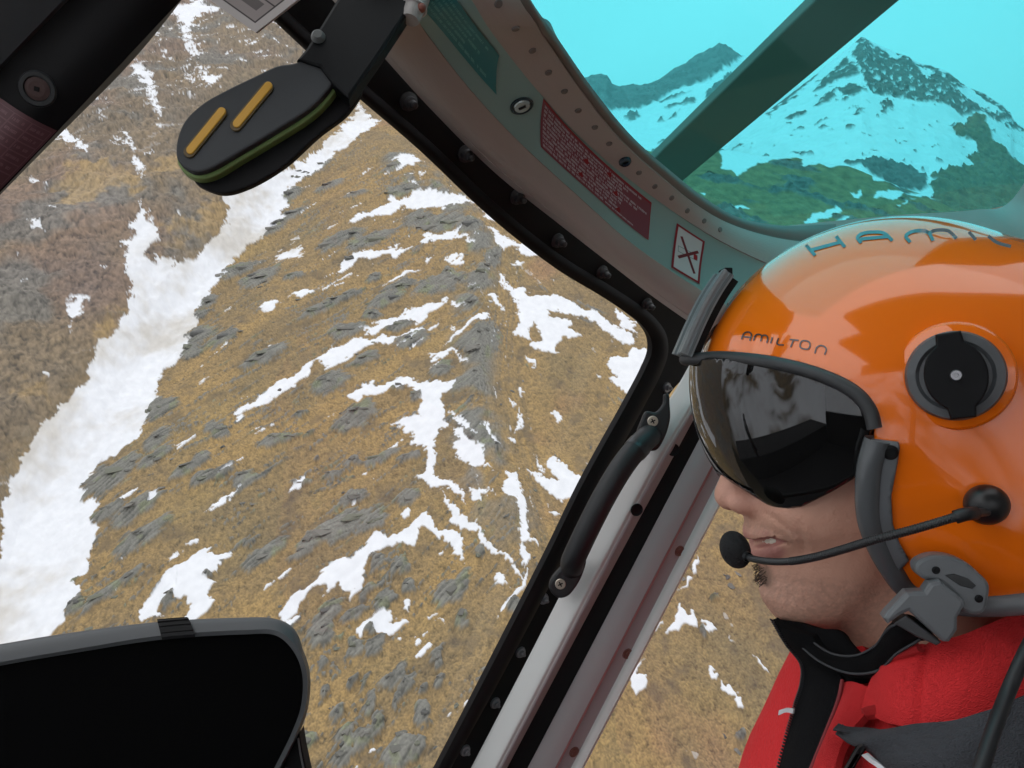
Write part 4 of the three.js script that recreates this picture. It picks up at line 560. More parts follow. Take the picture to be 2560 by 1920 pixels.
for (const [x, y] of [[1682, 1124], [1591, 1274]]) { const [u, v] = locate(railS, x, y); part('hole_plug', onNormal(lathe([[0, 0.0004], [0.0062, 0.0004], [0.0072, 0.0012], [0.0064, 0.0022], [0.005, 0.0012], [0, 0.0008]], 24), railS.p(u, v), railS.n(u, v)), M.black, rail); }
const gapS = sheetSurface(L2(1905, 1165, 0.892), L2(1966, 1236, 0.892)); part('door_gap', solid(gapS, 0.004, 40, 3), M.rubber, heli, 'black rubber gap beside the door frame');
const frS = sheetSurface(L2(1957, 1226, 0.876), L2(2024, 1300, 0.871), v => 0.003 * Math.sin(Math.PI * v)); part('door_frame', solid(frS, 0.006, 40, 6), M.frame, heli, 'mauve grey door frame');
const rlS = sheetSurface(L2(2020, 1295, 0.8695), L2(2026, 1300, 0.8695)); part('frame_line', solid(rlS, 0.002, 40, 2), M.redLine, heli, 'thin red line along the door frame');
const inS = sheetSurface(L2(2022, 1297, 0.872), L2(2056, 1340, 0.884)); const inner = part('frame_slope', solid(inS, 0.004, 40, 4), M.frame, heli);
const leS = sheetSurface(L2(2050, 1332, 0.884), L2(2090, 1360, 0.876), v => 0.002 * Math.sin(Math.PI * v)); part('frame_edge', solid(leS, 0.006, 40, 4), M.lightEdge, heli, 'pale inner edge of the door frame');
for (const [x, y] of [[1700, 1378], [1566, 1633], [1434, 1879]]) { const [u, v] = locate(inS, x, y); part('screw', onNormal(lathe([[0, 0.0012], [0.0028, 0.0013], [0.0032, 0.0004], [0.0052, 0.0006], [0.0062, 0.0014], [0.0064, 0.0]], 20), inS.p(u, v), inS.n(u, v)), std(0.16, 0.06, 0.045, 0.4), inner); }
part('door_window', plate([[2080, 700], [1352, 2100], [1330, 2300], [3600, 2300], [3600, 640], [2100, 640]], planeThrough([2000, 800, 0.9], [1400, 2000, 0.9], [2400, 1500, 0.9]), 0.003, 0), clear, heli, 'clear door window');

// grab handle
{ const t = thing('grab_handle', 'black curved grab handle screwed to the silver door post', 'grab handle');
  const zf = 0.825;
  part('grip', (() => { const P = [at(1630, 1086, 0.842), at(1616, 1096, 0.828), at(1594, 1118, zf - 0.006), at(1560, 1160, zf - 0.012), at(1518, 1228, zf - 0.016), at(1480, 1300, zf - 0.016), at(1450, 1362, zf - 0.012), at(1432, 1402, 0.82), at(1430, 1420, 0.84)]; const g = rod(P, 0.0126, 80, 20); return g; })(), M.plastic, t);
  const up = planeThrough([1640, 1050, 0.832], [1600, 1100, 0.832], [1700, 1100, 0.829]);
  part('upper_bracket', plate(smoothOutline([[1616, 1028], [1640, 1030], [1658, 1010], [1662, 985], [1672, 985], [1675, 1012], [1676, 1045], [1664, 1090], [1640, 1126], [1605, 1120], [1592, 1090], [1604, 1050]], 60), up, 0.009, 0.0025), M.plastic, t);
  const lo = planeThrough([1401, 1460, 0.832], [1460, 1400, 0.830], [1400, 1500, 0.832]);
  part('lower_bracket', plate(smoothOutline([[1372, 1462], [1398, 1425], [1440, 1395], [1464, 1400], [1458, 1432], [1440, 1468], [1418, 1492], [1396, 1496], [1378, 1482]], 60), lo, 0.012, 0.0025), M.plastic, t);
  part('collar', rod([at(1600, 1112, 0.822), at(1586, 1128, 0.817)], 0.0134, 2, 20), std(0.016, 0.018, 0.022, 0.3), t);
  for (const [x, y, pl] of [[1632, 1053, up], [1401, 1460, lo]]) { const p = pl(x, y).addScaledVector(pl.normal, 0.0006); const s = part('screw', onNormal(lathe([[0, 0.0007], [0.0052, 0.0007], [0.0058, 0.0]], 24), p, pl.normal), M.brass, t);
    for (const a of [0.4, 0.4 + Math.PI / 2]) { const c = new THREE.BoxGeometry(0.0056, 0.0006, 0.0013); c.rotateY(a); part('cross_slot', onNormal(c, p.clone().addScaledVector(pl.normal, 0.0008), pl.normal), M.black, s); } } }

// windscreen centre post, top left
const postS = sheetSurface([[-330, 830, 0.44], [0, 481, 0.43], [226, 241, 0.42], [452, 0, 0.415], [720, -285, 0.40]], [[-560, 745, 0.42], [-180, 348, 0.41], [10, 153, 0.405], [168, -10, 0.40], [420, -270, 0.39]], v => 0.004 * Math.sin(Math.PI * Math.min(1, v * 1.4)));
const post = part('centre_post', solid(postS, 0.02, 60, 8), M.black, heli, 'black windscreen centre post');
const cov = sheetSurface([[-565, 750, 0.418], [-185, 353, 0.408], [5, 158, 0.403], [163, -5, 0.398], [415, -265, 0.388]], [[-900, 450, 0.40], [-520, 50, 0.40], [-330, -150, 0.395], [-170, -320, 0.39], [80, -580, 0.38]], v => 0.022 * Math.sin(Math.PI * v)); part('post_padding', solid(cov, 0.01, 60, 12), M.charcoal, heli, 'charcoal padding on the centre post');
{ const [u, v] = locate(postS, 95, 222), p = postS.p(u, v), n = postS.n(u, v); const s = part('screw', onNormal(lathe([[0, 0.001], [0.0062, 0.001], [0.0066, 0.002], [0.0086, 0.0022], [0.0094, 0.0]], 28), p, n), std(0.022, 0.025, 0.028, 0.45), post); part('screw_head', onNormal(lathe([[0, 0.0022], [0.004, 0.0022], [0.006, 0.0012]], 24), p, n), std(0.06, 0.03, 0.028, 0.6), post); part('screw_slot', onNormal(new THREE.BoxGeometry(0.0024, 0.001, 0.0024), p.clone().addScaledVector(n, 0.002), n), M.black, post); }
part('post_placard', patch(postS, [[-60, 205], [144, 326], [2, 473], [-205, 340]], 0.0012, 16, 12), canvasMat(420, 420, (x, w, h) => { x.fillStyle = '#5c3a40'; x.fillRect(0, 0, w, h); for (let k = 0; k < 6; k++) for (let i = 0; i < 4; i++) { x.strokeStyle = '#7b5a60'; x.lineWidth = 2; x.strokeRect(20 + i * 98, 24 + k * 62, 94, 58); fakePrint(x, 28 + i * 98, 90 + i * 98, 62 + k * 62, 18, '#7d5c62'); } }), post, 'dark maroon placard with faint table');

// overhead lever
{ const t = thing('overhead_lever', 'dark grey lever with green edge and two yellow slots at the top', 'lever');
  const pl = planeThrough([500, 380, 0.425], [800, 180, 0.44], [740, 330, 0.432]), off = (pts, dx, dy) => pts.map(([x, y]) => [x + dx, y + dy]);
  const back = d => { const f = (x, y) => pl(x, y).addScaledVector(pl.normal, -d); f.normal = pl.normal; return f; };
  const face = [[770, 138], [742, 155], [692, 164], [640, 188], [560, 227], [505, 259], [462, 301], [443, 346], [441, 392], [458, 416], [486, 429], [520, 423], [600, 379], [690, 325], [760, 281], [800, 247], [836, 200], [860, 150]];
  part('paddle', plate(smoothOutline(face, 90), pl, 0.004, 0.0012), std(0.042, 0.046, 0.051, 0.7), t, 'dark grey paddle');
  part('green_edge', plate(smoothOutline([[772, 132], [740, 148], [690, 156], [634, 181], [554, 220], [499, 253], [456, 297], [437, 345], [436, 394], [454, 422], [486, 437], [526, 432], [606, 386], [697, 332], [768, 287], [808, 252], [844, 204], [866, 150]], 90), back(0.0045), 0.004, 0.0012), std(0.17, 0.26, 0.08, 0.5), t, 'green edge of the paddle');
  part('back_shell', plate(smoothOutline([[860, 160], [700, 200], [560, 270], [470, 360], [470, 430], [505, 453], [546, 463], [605, 448], [700, 394], [790, 314], [868, 252], [900, 190]], 90), back(0.010), 0.003, 0.001), M.black, t, 'black underside of the paddle');
  for (const [a, b] of [[[478, 378], [556, 282]], [[594, 312], [672, 218]]]) {
    const cap = (w) => { const dx = b[0] - a[0], dy = b[1] - a[1], l = Math.hypot(dx, dy), ux = dx / l, uy = dy / l, o = []; for (let k = 0; k <= 12; k++) { const g = Math.PI / 2 + k / 12 * Math.PI; o.push([a[0] + w * (ux * Math.cos(g) - uy * Math.sin(g)), a[1] + w * (uy * Math.cos(g) + ux * Math.sin(g))]); } for (let k = 0; k <= 12; k++) { const g = -Math.PI / 2 + k / 12 * Math.PI; o.push([b[0] + w * (ux * Math.cos(g) - uy * Math.sin(g)), b[1] + w * (uy * Math.cos(g) + ux * Math.sin(g))]); } return o; };
    part('slot_rim', plate(cap(15).map(([x, y]) => [x - 3, y + 3]), back(-0.0012), 0.002, 0.0004), std(0.10, 0.065, 0.02, 0.5), t); part('yellow_slot', plate(cap(10.5), back(-0.0019), 0.002, 0.0006), std(0.62, 0.33, 0.03, 0.45), t, 'yellow insert'); }
  part('arm', plate([[742, 152], [764, 126], [800, 70], [868, -40], [900, -120], [1120, -120], [1040, 0], [1003, 60], [940, 155], [872, 250], [832, 214], [800, 172]], back(-0.0015), 0.008, 0.002), Object.assign(new THREE.MeshPhysicalMaterial({ roughness: 0.5, specularIntensity: 0.4, side: THREE.DoubleSide }), { color: new THREE.Color(0.004, 0.0052, 0.0068) }), t, 'black lever arm');
  { const p = back(-0.002)(797, 98); part('pivot_bolt', onNormal(lathe([[0, 0.003], [0.0024, 0.003], [0.0036, 0.0018], [0.0042, 0]], 20), p, pl.normal), std(0.12, 0.13, 0.13, 0.45), t); } }
// stub of a lamp by the header
{ const t = thing('map_light', 'small silver map light at the top of the header', 'light fitting'); const p = at(1032, 30, 0.455), dir = at(1060, -60, 0.46).sub(at(1020, 60, 0.45)).normalize();
  part('housing', onNormal(lathe([[0, -0.006], [0.0052, -0.006], [0.0062, -0.002], [0.0064, 0.002], [0.0072, 0.003], [0.0074, 0.02], [0, 0.02]], 28), p, dir), std(0.34, 0.32, 0.31, 0.4), t); part('rim', onNormal(new THREE.TorusGeometry(0.0072, 0.0007, 10, 28).rotateX(Math.PI / 2), p.clone().addScaledVector(dir, 0.0032), dir), std(0.6, 0.6, 0.6, 0.3), t);
  part('red_button', new THREE.SphereGeometry(0.0028, 16, 12).translate(p.x + 0.0055, p.y + 0.001, p.z + 0.003), std(0.22, 0.07, 0.05, 0.5), t); }
// white data card hanging at the top
{ const t = thing('data_card', 'white card with a printed black table at the top edge', 'card'); const pl = planeThrough([640, 82, 0.41], [410, -82, 0.405], [790, -35, 0.405]);
  const body = [[640, 82], [410, -82], [560, -199], [790, -35]]; part('card_base', plate(body, pl, 0.0015, 0.0003), std(0.52, 0.50, 0.49, 0.6), t);
  const q = [[410, -82], [560, -199], [790, -35], [640, 82]]; const g = gridGeo(1, 1, (i, j) => { const a = q[0], b = q[1], c = q[2], d = q[3], J = j; const x = mix(mix(d[0], a[0], i), mix(c[0], b[0], i), J), y = mix(mix(d[1], a[1], i), mix(c[1], b[1], i), J); return pl(x, y).addScaledVector(pl.normal, 0.0006); });
  part('print', g, canvasMat(512, 360, (x, w, h) => { x.fillStyle = '#b9b3b1'; x.fillRect(0, 0, w, h); x.fillStyle = '#938a88'; x.fillRect(40, 40, w - 80, h - 80); x.strokeStyle = '#3a3334'; x.lineWidth = 7; x.strokeRect(40, 40, w - 80, h - 80); for (const y of [120, 200]) { x.beginPath(); x.moveTo(40, y); x.lineTo(w - 40, y); x.stroke(); } x.beginPath(); x.moveTo(250, 40); x.lineTo(250, h - 40); x.stroke(); x.fillStyle = '#5f5857'; x.fillRect(80, 140, 90, 36); x.fillRect(80, 220, 120, 50); }), t); }
// instrument panel hood, bottom left
{ const t = thing('instrument_panel', 'black instrument panel hood with grey rounded rim', 'instrument panel');
  const outer = [[-300, 1665], [0, 1612], [183, 1583], [399, 1561], [570, 1555], [671, 1557], [712, 1571], [753, 1620], [773, 1685], [769, 1766], [749, 1827], [704, 1920], [640, 2040]], inn = [[-300, 1716], [0, 1657], [203, 1622], [407, 1590], [610, 1577], [684, 1577], [716, 1593], [750, 1636], [766, 1690], [762, 1766], [742, 1826], [697, 1919], [632, 2040]];
  const rs = sheetSurface(outer.map(([x, y]) => [x, y, 0.52]), inn.map(([x, y]) => [x, y, 0.505]), (v, u) => 0.005 * Math.sin(Math.PI * v) * sstep(0.62, 0.5, u) + 0.0005);
  part('rim', solid(rs, 0.003, 120, 8), std(0.055, 0.059, 0.064, 0.5), t, 'grey rounded rim');
  part('hood', plate([...inn.map(([x, y]) => [x - 2, y - 3]), [-300, 2040]], facing(0.508), 0.004, 0), Object.assign(new THREE.MeshPhysicalMaterial({ roughness: 1, specularIntensity: 0.1, side: THREE.DoubleSide }), { color: new THREE.Color(0.0022, 0.0022, 0.0025) }), t, 'black hood');
  { const [u0] = locate(rs, 399, 1575), [u1] = locate(rs, 480, 1570); const s2 = { p: (u, v) => rs.p(mix(u0, u1, u), mix(-0.05, 1.1, v)).addScaledVector(rs.n(mix(u0, u1, u), clamp(v)), 0.0012), n: (u, v) => rs.n(mix(u0, u1, u), clamp(v)) }; const pd = part('rubber_pad', solid(s2, 0.002, 20, 6), M.black, t, 'small ribbed black pad on the rim'); for (let k = 0; k < 5; k++) { const v0 = 0.1 + k * 0.18, s3 = { p: (u, v) => s2.p(u, v0 + v * 0.09).addScaledVector(s2.n(u, v0), 0.0008), n: (u, v) => s2.n(u, v0) }; part('rib', solid(s3, 0.001, 12, 1), M.seal, pd); } }
  part('bracket', plate([[704, 1920], [748, 1832], [756, 1880], [768, 1935], [790, 2060], [640, 2060]], facing(0.515), 0.01, 0.001), M.black, t); part('bracket_edge', rod([at(745, 1845, 0.514), at(752, 1890, 0.514), at(764, 1945, 0.514)], 0.0006, 8, 6), M.grey, t); }
// rotor blade over the roof
part('rotor_blade', plate([[1603, 428], [1653, 379], [2040, 0], [2850, -795], [3200, -820], [2251, 0], [1813, 365], [1665, 488]], planeThrough([2145, 0, 2.9], [1730, 375, 3.8], [2251, 0, 2.9]), 0.035, 0.008), std(0.24, 0.17, 0.145, 0.6), heli, 'dark main rotor blade above the roof window');
// the rest of the cabin round the camera, left side closed in to shape reflections
{ const box = (n, x0, x1, y0, y1, z0, z1, m, l) => part(n, new RoundedBoxGeometry(x1 - x0, y1 - y0, z1 - z0, 2, 0.012).translate((x0 + x1) / 2, (y0 + y1) / 2, (z0 + z1) / 2), m, heli, l);
  box('cabin_floor', -1.0, 1.5, -1.2, -1.14, -0.98, 0.95, M.carpet); box('rear_bulkhead', 1.44, 1.5, -1.14, 0.75, -0.98, 0.95, M.lining);
  box('door_panel', 0.05, 1.44, -1.14, -0.58, -0.98, -0.93, M.carpet); box('roof_aft', 0.82, 1.5, 0.62, 0.68, -0.98, 0.95, M.lining); box('left_sill', -0.7, 1.44, -1.14, -0.5, 0.9, 0.95, M.carpet); box('left_wall', 0.95, 1.44, -0.5, 0.62, 0.9, 0.95, M.lining); box('left_door_post', 0.1, 0.17, -0.5, 0.46, 0.88, 0.95, M.lining); box('left_lintel', -0.5, 0.95, 0.46, 0.62, 0.9, 0.95, M.lining); box('roof_beam', -0.1, 0.82, 0.56, 0.62, -0.14, 0.16, M.lining); box('roof_left_blocker', -0.35, 0.82, 0.58, 0.64, 0.16, 0.95, M.lining); box('nose', -1.1, -0.7, -1.14, -0.75, -0.98, 0.95, M.carpet);  // solid left roof is added out of view to darken helmet reflections
  part('left_window', new THREE.BoxGeometry(1.65, 0.96, 0.003).translate(0.125, -0.02, 0.925), clear, heli, 'side window on the other side'); }
console.log('cabin done');

// ---------------------------------------------------------------- pilot
const DM = 0.55, PX = DM / FOCAL;            // the pilot's middle plane and the size of one sight-line step there
const Hm = (px, py, side = 0) => V((px - 1280) * PX, (960 - py) * PX, -DM + side);
const ell = (p, c, r) => { const x = (p.x - c.x) / r.x, y = (p.y - c.y) / r.y, z = (p.z - c.z) / r.z, k0 = Math.sqrt(x * x + y * y + z * z), k1 = Math.sqrt((x / r.x) ** 2 + (y / r.y) ** 2 + (z / r.z) ** 2); return k1 < 1e-9 ? -Math.min(r.x, r.y, r.z) : k0 * (k0 - 1) / k1; };
const cap = (p, a, b, ra, rb) => { const bx = b.x - a.x, by = b.y - a.y, bz = b.z - a.z, x = p.x - a.x, y = p.y - a.y, z = p.z - a.z, t = clamp((x * bx + y * by + z * bz) / (bx * bx + by * by + bz * bz + 1e-12)); return Math.hypot(x - t * bx, y - t * by, z - t * bz) - mix(ra, rb, t); };
const smin = (a, b, k) => { const h = clamp(0.5 + 0.5 * (b - a) / k); return mix(b, a, h) - k * h * (1 - h); };
const smax = (a, b, k) => -smin(-a, -b, k);
function outlineDistance(P) {                // signed, inside positive, in sight-line steps
  return (x, y) => { let d = 1e18, ins = false; for (let i = 0, j = P.length - 1; i < P.length; j = i++) { const ax = P[j][0], ay = P[j][1], bx = P[i][0], by = P[i][1], dx = bx - ax, dy = by - ay, t = clamp(((x - ax) * dx + (y - ay) * dy) / (dx * dx + dy * dy + 1e-9)), ex = x - ax - t * dx, ey = y - ay - t * dy; d = Math.min(d, ex * ex + ey * ey); if ((ay > y) !== (by > y) && x < ax + (y - ay) / dy * dx) ins = !ins; } return Math.sqrt(d) * (ins ? 1 : -1); };
}
function skin(f, lo, hi, h, tint) {          // smooth mesh of the zero surface of f (surface nets, then drawn onto the surface)
  const nx = Math.ceil((hi.x - lo.x) / h), ny = Math.ceil((hi.y - lo.y) / h), nz = Math.ceil((hi.z - lo.z) / h), sx = nx + 1, sy = ny + 1, val = new Float32Array(sx * sy * (nz + 1)), p = V(0, 0, 0);
  for (let k = 0; k <= nz; k++) for (let j = 0; j <= ny; j++) for (let i = 0; i <= nx; i++) { p.set(lo.x + i * h, lo.y + j * h, lo.z + k * h); val[(k * sy + j) * sx + i] = f(p); }
  const cell = new Int32Array(nx * ny * nz).fill(-1), pos = [], idx = [];
  for (let k = 0; k < nz; k++) for (let j = 0; j < ny; j++) for (let i = 0; i < nx; i++) {
    let n = 0, ax = 0, ay = 0, az = 0; const base = (k * sy + j) * sx + i, v = (a, b, c) => val[base + (c * sy + b) * sx + a];
    const edge = (a0, b0, c0, a1, b1, c1) => { const u = v(a0, b0, c0), w = v(a1, b1, c1); if ((u < 0) !== (w < 0)) { const t = u / (u - w); ax += a0 + (a1 - a0) * t; ay += b0 + (b1 - b0) * t; az += c0 + (c1 - c0) * t; n++; } };
    for (let b = 0; b < 2; b++) for (let c = 0; c < 2; c++) { edge(0, b, c, 1, b, c); edge(b, 0, c, b, 1, c); edge(b, c, 0, b, c, 1); }
    if (n) { cell[(k * ny + j) * nx + i] = pos.length / 3; pos.push(lo.x + (i + ax / n) * h, lo.y + (j + ay / n) * h, lo.z + (k + az / n) * h); }
  }
  const C = (i, j, k) => cell[(k * ny + j) * nx + i], quad = (a, b, c, d, flip) => { if (Math.min(a, b, c, d) < 0) return; flip ? idx.push(a, c, b, a, d, c) : idx.push(a, b, c, a, c, d); };
  for (let k = 0; k < nz; k++) for (let j = 0; j < ny; j++) for (let i = 0; i < nx; i++) {
    const v0 = val[(k * sy + j) * sx + i] < 0;
    if (j && k && v0 !== (val[(k * sy + j) * sx + i + 1] < 0)) quad(C(i, j - 1, k - 1), C(i, j, k - 1), C(i, j, k), C(i, j - 1, k), !v0);
    if (i && k && v0 !== (val[(k * sy + j + 1) * sx + i] < 0)) quad(C(i - 1, j, k - 1), C(i, j, k - 1), C(i, j, k), C(i - 1, j, k), v0);
    if (i && j && v0 !== (val[((k + 1) * sy + j) * sx + i] < 0)) quad(C(i - 1, j - 1, k), C(i, j - 1, k), C(i, j, k), C(i - 1, j, k), !v0);
  }
  const nrm = [], col = tint ? [] : null, e = h * 0.25, gr = (q, o) => { const x = q.x, y = q.y, z = q.z; q.x = x + e; o.x = f(q); q.x = x - e; o.x -= f(q); q.x = x; q.y = y + e; o.y = f(q); q.y = y - e; o.y -= f(q); q.y = y; q.z = z + e; o.z = f(q); q.z = z - e; o.z -= f(q); q.z = z; return o.multiplyScalar(0.5 / e); }, G = V(0, 0, 0);
  for (let n = 0; n < pos.length; n += 3) {
    p.set(pos[n], pos[n + 1], pos[n + 2]);
    for (let s = 0; s < 3; s++) { gr(p, G); const l2 = G.lengthSq() + 1e-9, d = clamp(f(p) / Math.sqrt(l2), -h * 0.6, h * 0.6); p.addScaledVector(G, -d / Math.sqrt(l2)); }
    gr(p, G).normalize(); pos[n] = p.x; pos[n + 1] = p.y; pos[n + 2] = p.z; nrm.push(G.x, G.y, G.z); if (tint) col.push(...tint(p));
  }
  const g = new THREE.BufferGeometry(); g.setAttribute('position', new THREE.Float32BufferAttribute(pos, 3)); g.setAttribute('normal', new THREE.Float32BufferAttribute(nrm, 3)); if (tint) g.setAttribute('color', new THREE.Float32BufferAttribute(col, 3)); const uvs = new Float32Array(pos.length / 3 * 2); for (let n = 0, k = 0; n < pos.length; n += 3) { uvs[k++] = pos[n] * 6 + pos[n + 2] * 4; uvs[k++] = pos[n + 1] * 6; } g.setAttribute('uv', new THREE.BufferAttribute(uvs, 2)); g.setIndex(idx); return g;
}
const sightX = p => 1280 - p.x / p.z * FOCAL, sightY = p => 960 + p.y / p.z * FOCAL;

// ---- head and neck
const person = thing('person', 'pilot in red jacket and orange helmet smiling towards the windscreen', 'person');
const frontLine = outlineDistance([[1920, 700], [1862, 950], [1850, 1080], [1850, 1180], [1855, 1240], [1862, 1285], [1866, 1310], [1862, 1328], [1868, 1345], [1880, 1362], [1892, 1385], [1899, 1410], [1903, 1436], [1900, 1462], [1893, 1482], [1892, 1508], [1896, 1560], [1890, 1900], [2900, 1900], [2900, 700]]);
const jawLine = outlineDistance([[1200, 1512], [1880, 1522], [1906, 1534], [1934, 1550], [1976, 1562], [2050, 1577], [2120, 1570], [2210, 1530], [2320, 1450], [2600, 1350], [3000, 1300], [3000, 200], [1200, 200]]);
const lipU = [Hm(1876, 1334), at(1930, 1333, 0.528), at(1994, 1339, 0.515)], lipL = [Hm(1901, 1385), at(1942, 1374, 0.529), at(1992, 1345, 0.516)], gap = [Hm(1872, 1358), at(1932, 1353, 0.525), at(1988, 1342, 0.512)], bite = [Hm(1904, 1352), at(1938, 1351, 0.532), at(1972, 1348, 0.522)];
const chain = (q, P, r) => Math.min(cap(q, P[0], P[1], r[0], r[1]), cap(q, P[1], P[2], r[1], r[2]));
function headField(p) {
  const x = 1280 + p.x / PX, y = 960 - p.y / PX, az = Math.abs(p.z + DM), e = smin(frontLine(x, y), jawLine(x, y), 90) * PX;
  const w = mix(0.074, 0.058, sstep(1200, 1500, y)), T = 0.118;
  const g = e < T ? (e < 0 ? 2 * e / T : 1 - (1 - e / T) ** 2) : 1;
  let f = 0.6 * w * (Math.pow(az / w, 1.9) - g);
  const q = V(p.x, p.y, -DM + az);
  f = smin(f, cap(q, Hm(2310, 1430), Hm(2345, 1960), 0.056, 0.062), 0.02);
  // nose with wings and nostrils
  let n = cap(q, Hm(1872, 1110), Hm(1826, 1236), 0.0095, 0.0112); n = smin(n, ell(q, Hm(1850, 1250, 0.0115), V(0.0118, 0.0085, 0.0075)), 0.004); n = smax(n, -cap(q, Hm(1832, 1271, 0.007), Hm(1846, 1264, 0.0095), 0.0034, 0.0028), 0.002);
  f = smin(f, n, 0.007);
  f = smin(f, ell(q, at(2040, 1270, 0.512), V(0.024, 0.017, 0.013)), 0.022);
  f = smin(f, chain(q, lipU, [0.0042, 0.0034, 0.0016]), 0.004);
  f = smin(f, chain(q, lipL, [0.0060, 0.0050, 0.0016]), 0.005);
  f = smax(f, -chain(q, gap, [0.0036, 0.0035, 0.0013]), 0.0012);
  const sx = sightX(q), sy = sightY(q);       // fold from the nose wing round the corner of the mouth
  f += 0.0013 * Math.exp(-(((sx - 2006 - (sy - 1348) * 0.25) / 11) ** 2 + ((sy - 1350) / 42) ** 2)) * sstep(0.015, 0.025, az);
  f += 0.0010 * Math.exp(-(((sx - (1905 + (sy - 1270) * 1.25)) / 13) ** 2)) * sstep(1268, 1295, sy) * sstep(1350, 1320, sy);
  return f;
}
const skinTint = p => {
  const x = 1280 + p.x / PX, y = 960 - p.y / PX, s = 960 + p.y / p.z * FOCAL;
  let r = 0.62, g = 0.345, b = 0.25; const gr = fbm(x * 0.05, y * 0.05 + p.z * 300, 3); r *= 1 + 0.06 * gr; g *= 1 + 0.09 * gr; b *= 1 + 0.1 * gr;
  const warm = Math.exp(-(((x - 1830) / 60) ** 2 + ((y - 1235) / 45) ** 2)); r = mix(r, 0.56, warm * 0.6); g = mix(g, 0.27, warm * 0.6); b = mix(b, 0.205, warm * 0.6);
  const stub = sstep(1390, 1440, y) * sstep(2330, 2100, x) * 0.6 + sstep(1290, 1305, y) * sstep(1335, 1322, y) * sstep(1990, 1930, x) * 0.5, dots = clamp(0.55 + 0.9 * noise2(x * 0.42, y * 0.42 + p.z * 900)); r = mix(r, 0.20, stub * dots * 0.6); g = mix(g, 0.145, stub * dots * 0.6); b = mix(b, 0.12, stub * dots * 0.6);
  const q3 = V(p.x, p.y, -DM + Math.abs(p.z + DM)), lip = Math.max(sstep(0.0026, 0.0008, chain(q3, lipU, [0.0042, 0.0034, 0.0016])), sstep(0.0026, 0.0008, chain(q3, lipL, [0.0060, 0.0050, 0.0016]))); r = mix(r, 0.42, lip * 0.85); g = mix(g, 0.175, lip * 0.85); b = mix(b, 0.155, lip * 0.85);
  const goat = sstep(-0.25, 0.25, 1 - Math.hypot((x - 1908) / 26, (y - 1432) / 30) * 1.2 + 0.5 * noise2(x * 0.15, y * 0.15)) * sstep(0.018, 0.008, Math.abs(p.z + DM)); r = mix(r, 0.10, goat * 0.7); g = mix(g, 0.065, goat * 0.7); b = mix(b, 0.045, goat * 0.7);
  return [r, g, b];
};
{ const lo = Hm(1760, 1960, -0.085), hi = Hm(2720, 700, 0.085), m = new THREE.MeshPhysicalMaterial({ vertexColors: true, roughness: 0.55, side: THREE.DoubleSide }); m.name = 'skin'; m.bumpMap = bumpTexture(1, (u, v) => 0.8 * fbm(u * 110, v * 110, 3) + 0.5 * fbm(u * 30, v * 30, 2)); m.bumpScale = 0.0006;
  const body = part('body', skin(headField, lo, hi, 0.0022, skinTint), m, person); body.userData.label = 'face, chin and neck';
  part('teeth', skin(p => { const q = V(p.x, p.y, -DM + Math.abs(p.z + DM)); return chain(q, bite, [0.0044, 0.004, 0.003]) + 0.0004 * Math.abs(Math.cos((p.x * 1.2 + Math.abs(p.z + DM)) * 520)); }, Hm(1850, 1400, -0.045), Hm(2010, 1270, 0.045), 0.0011), std(0.74, 0.69, 0.58, 0.3), person, 'upper teeth');
  const hairs = []; for (let k = 0; k < 70; k++) { const x = rr(1896, 1920), y = rr(1412, 1452), c = Hm(x, y, rr(-0.009, 0.009)); let q = c.clone(); q.x -= 0.02; for (let s = 0; s < 60 && headField(q) > 0.0002; s++) q.x += 0.0005; const e = q.clone().add(V(-rr(0.002, 0.0045), -rr(0.001, 0.005), rr(-0.001, 0.001))); hairs.push(new THREE.TubeGeometry(new THREE.QuadraticBezierCurve3(q.clone().add(V(0.001, 0, 0)), q.clone().lerp(e, 0.5).add(V(-0.0006, 0, 0)), e), 3, 0.00022, 4)); }
  const h = part('chin_hair', mergeGeometries(hairs), std(0.06, 0.038, 0.025, 0.7), person); h.userData.kind = 'stuff'; h.userData.label = 'small dark chin tuft'; }

// ---- jacket
const red = std(0.66, 0.018, 0.022, 0.85), dark = Object.assign(new THREE.MeshPhysicalMaterial({ roughness: 0.85, specularIntensity: 0.25, side: THREE.DoubleSide }), { color: new THREE.Color(0.0055, 0.0055, 0.0065) }), slate = std(0.045, 0.046, 0.054, 0.95), fleece = bumpTexture(1, (u, v) => fbm(u * 120, v * 120, 3) * 1.2);
for (const m of [red, slate, dark]) { m.bumpMap = fleece; m.bumpScale = 0.0016; }
function torso(p) {
  let f = ell(p, Hm(2290, 2120), V(0.098, 0.175, 0.135)); f = smin(f, cap(p, Hm(2400, 1880, 0.03), at(2520, 2080, 0.43), 0.085, 0.07), 0.05); f = smin(f, cap(p, Hm(2400, 1880, -0.03), Hm(2560, 2080, -0.19), 0.085, 0.07), 0.05); f = smin(f, cap(p, Hm(2420, 1800), Hm(2560, 2400), 0.09, 0.13), 0.06);
  f = smin(f, cap(p, at(2520, 2080, 0.43), at(2380, 2700, 0.36), 0.062, 0.052), 0.03); f = smin(f, cap(p, Hm(2300, 2200), Hm(2400, 3000), 0.13, 0.15), 0.05);
  f = smax(f, -cap(p, Hm(2250, 1500), Hm(2330, 1800), 0.05, 0.066), 0.01);
  return f + 0.0022 * fbm(p.x * 26, p.y * 14 + p.z * 20, 2);
}
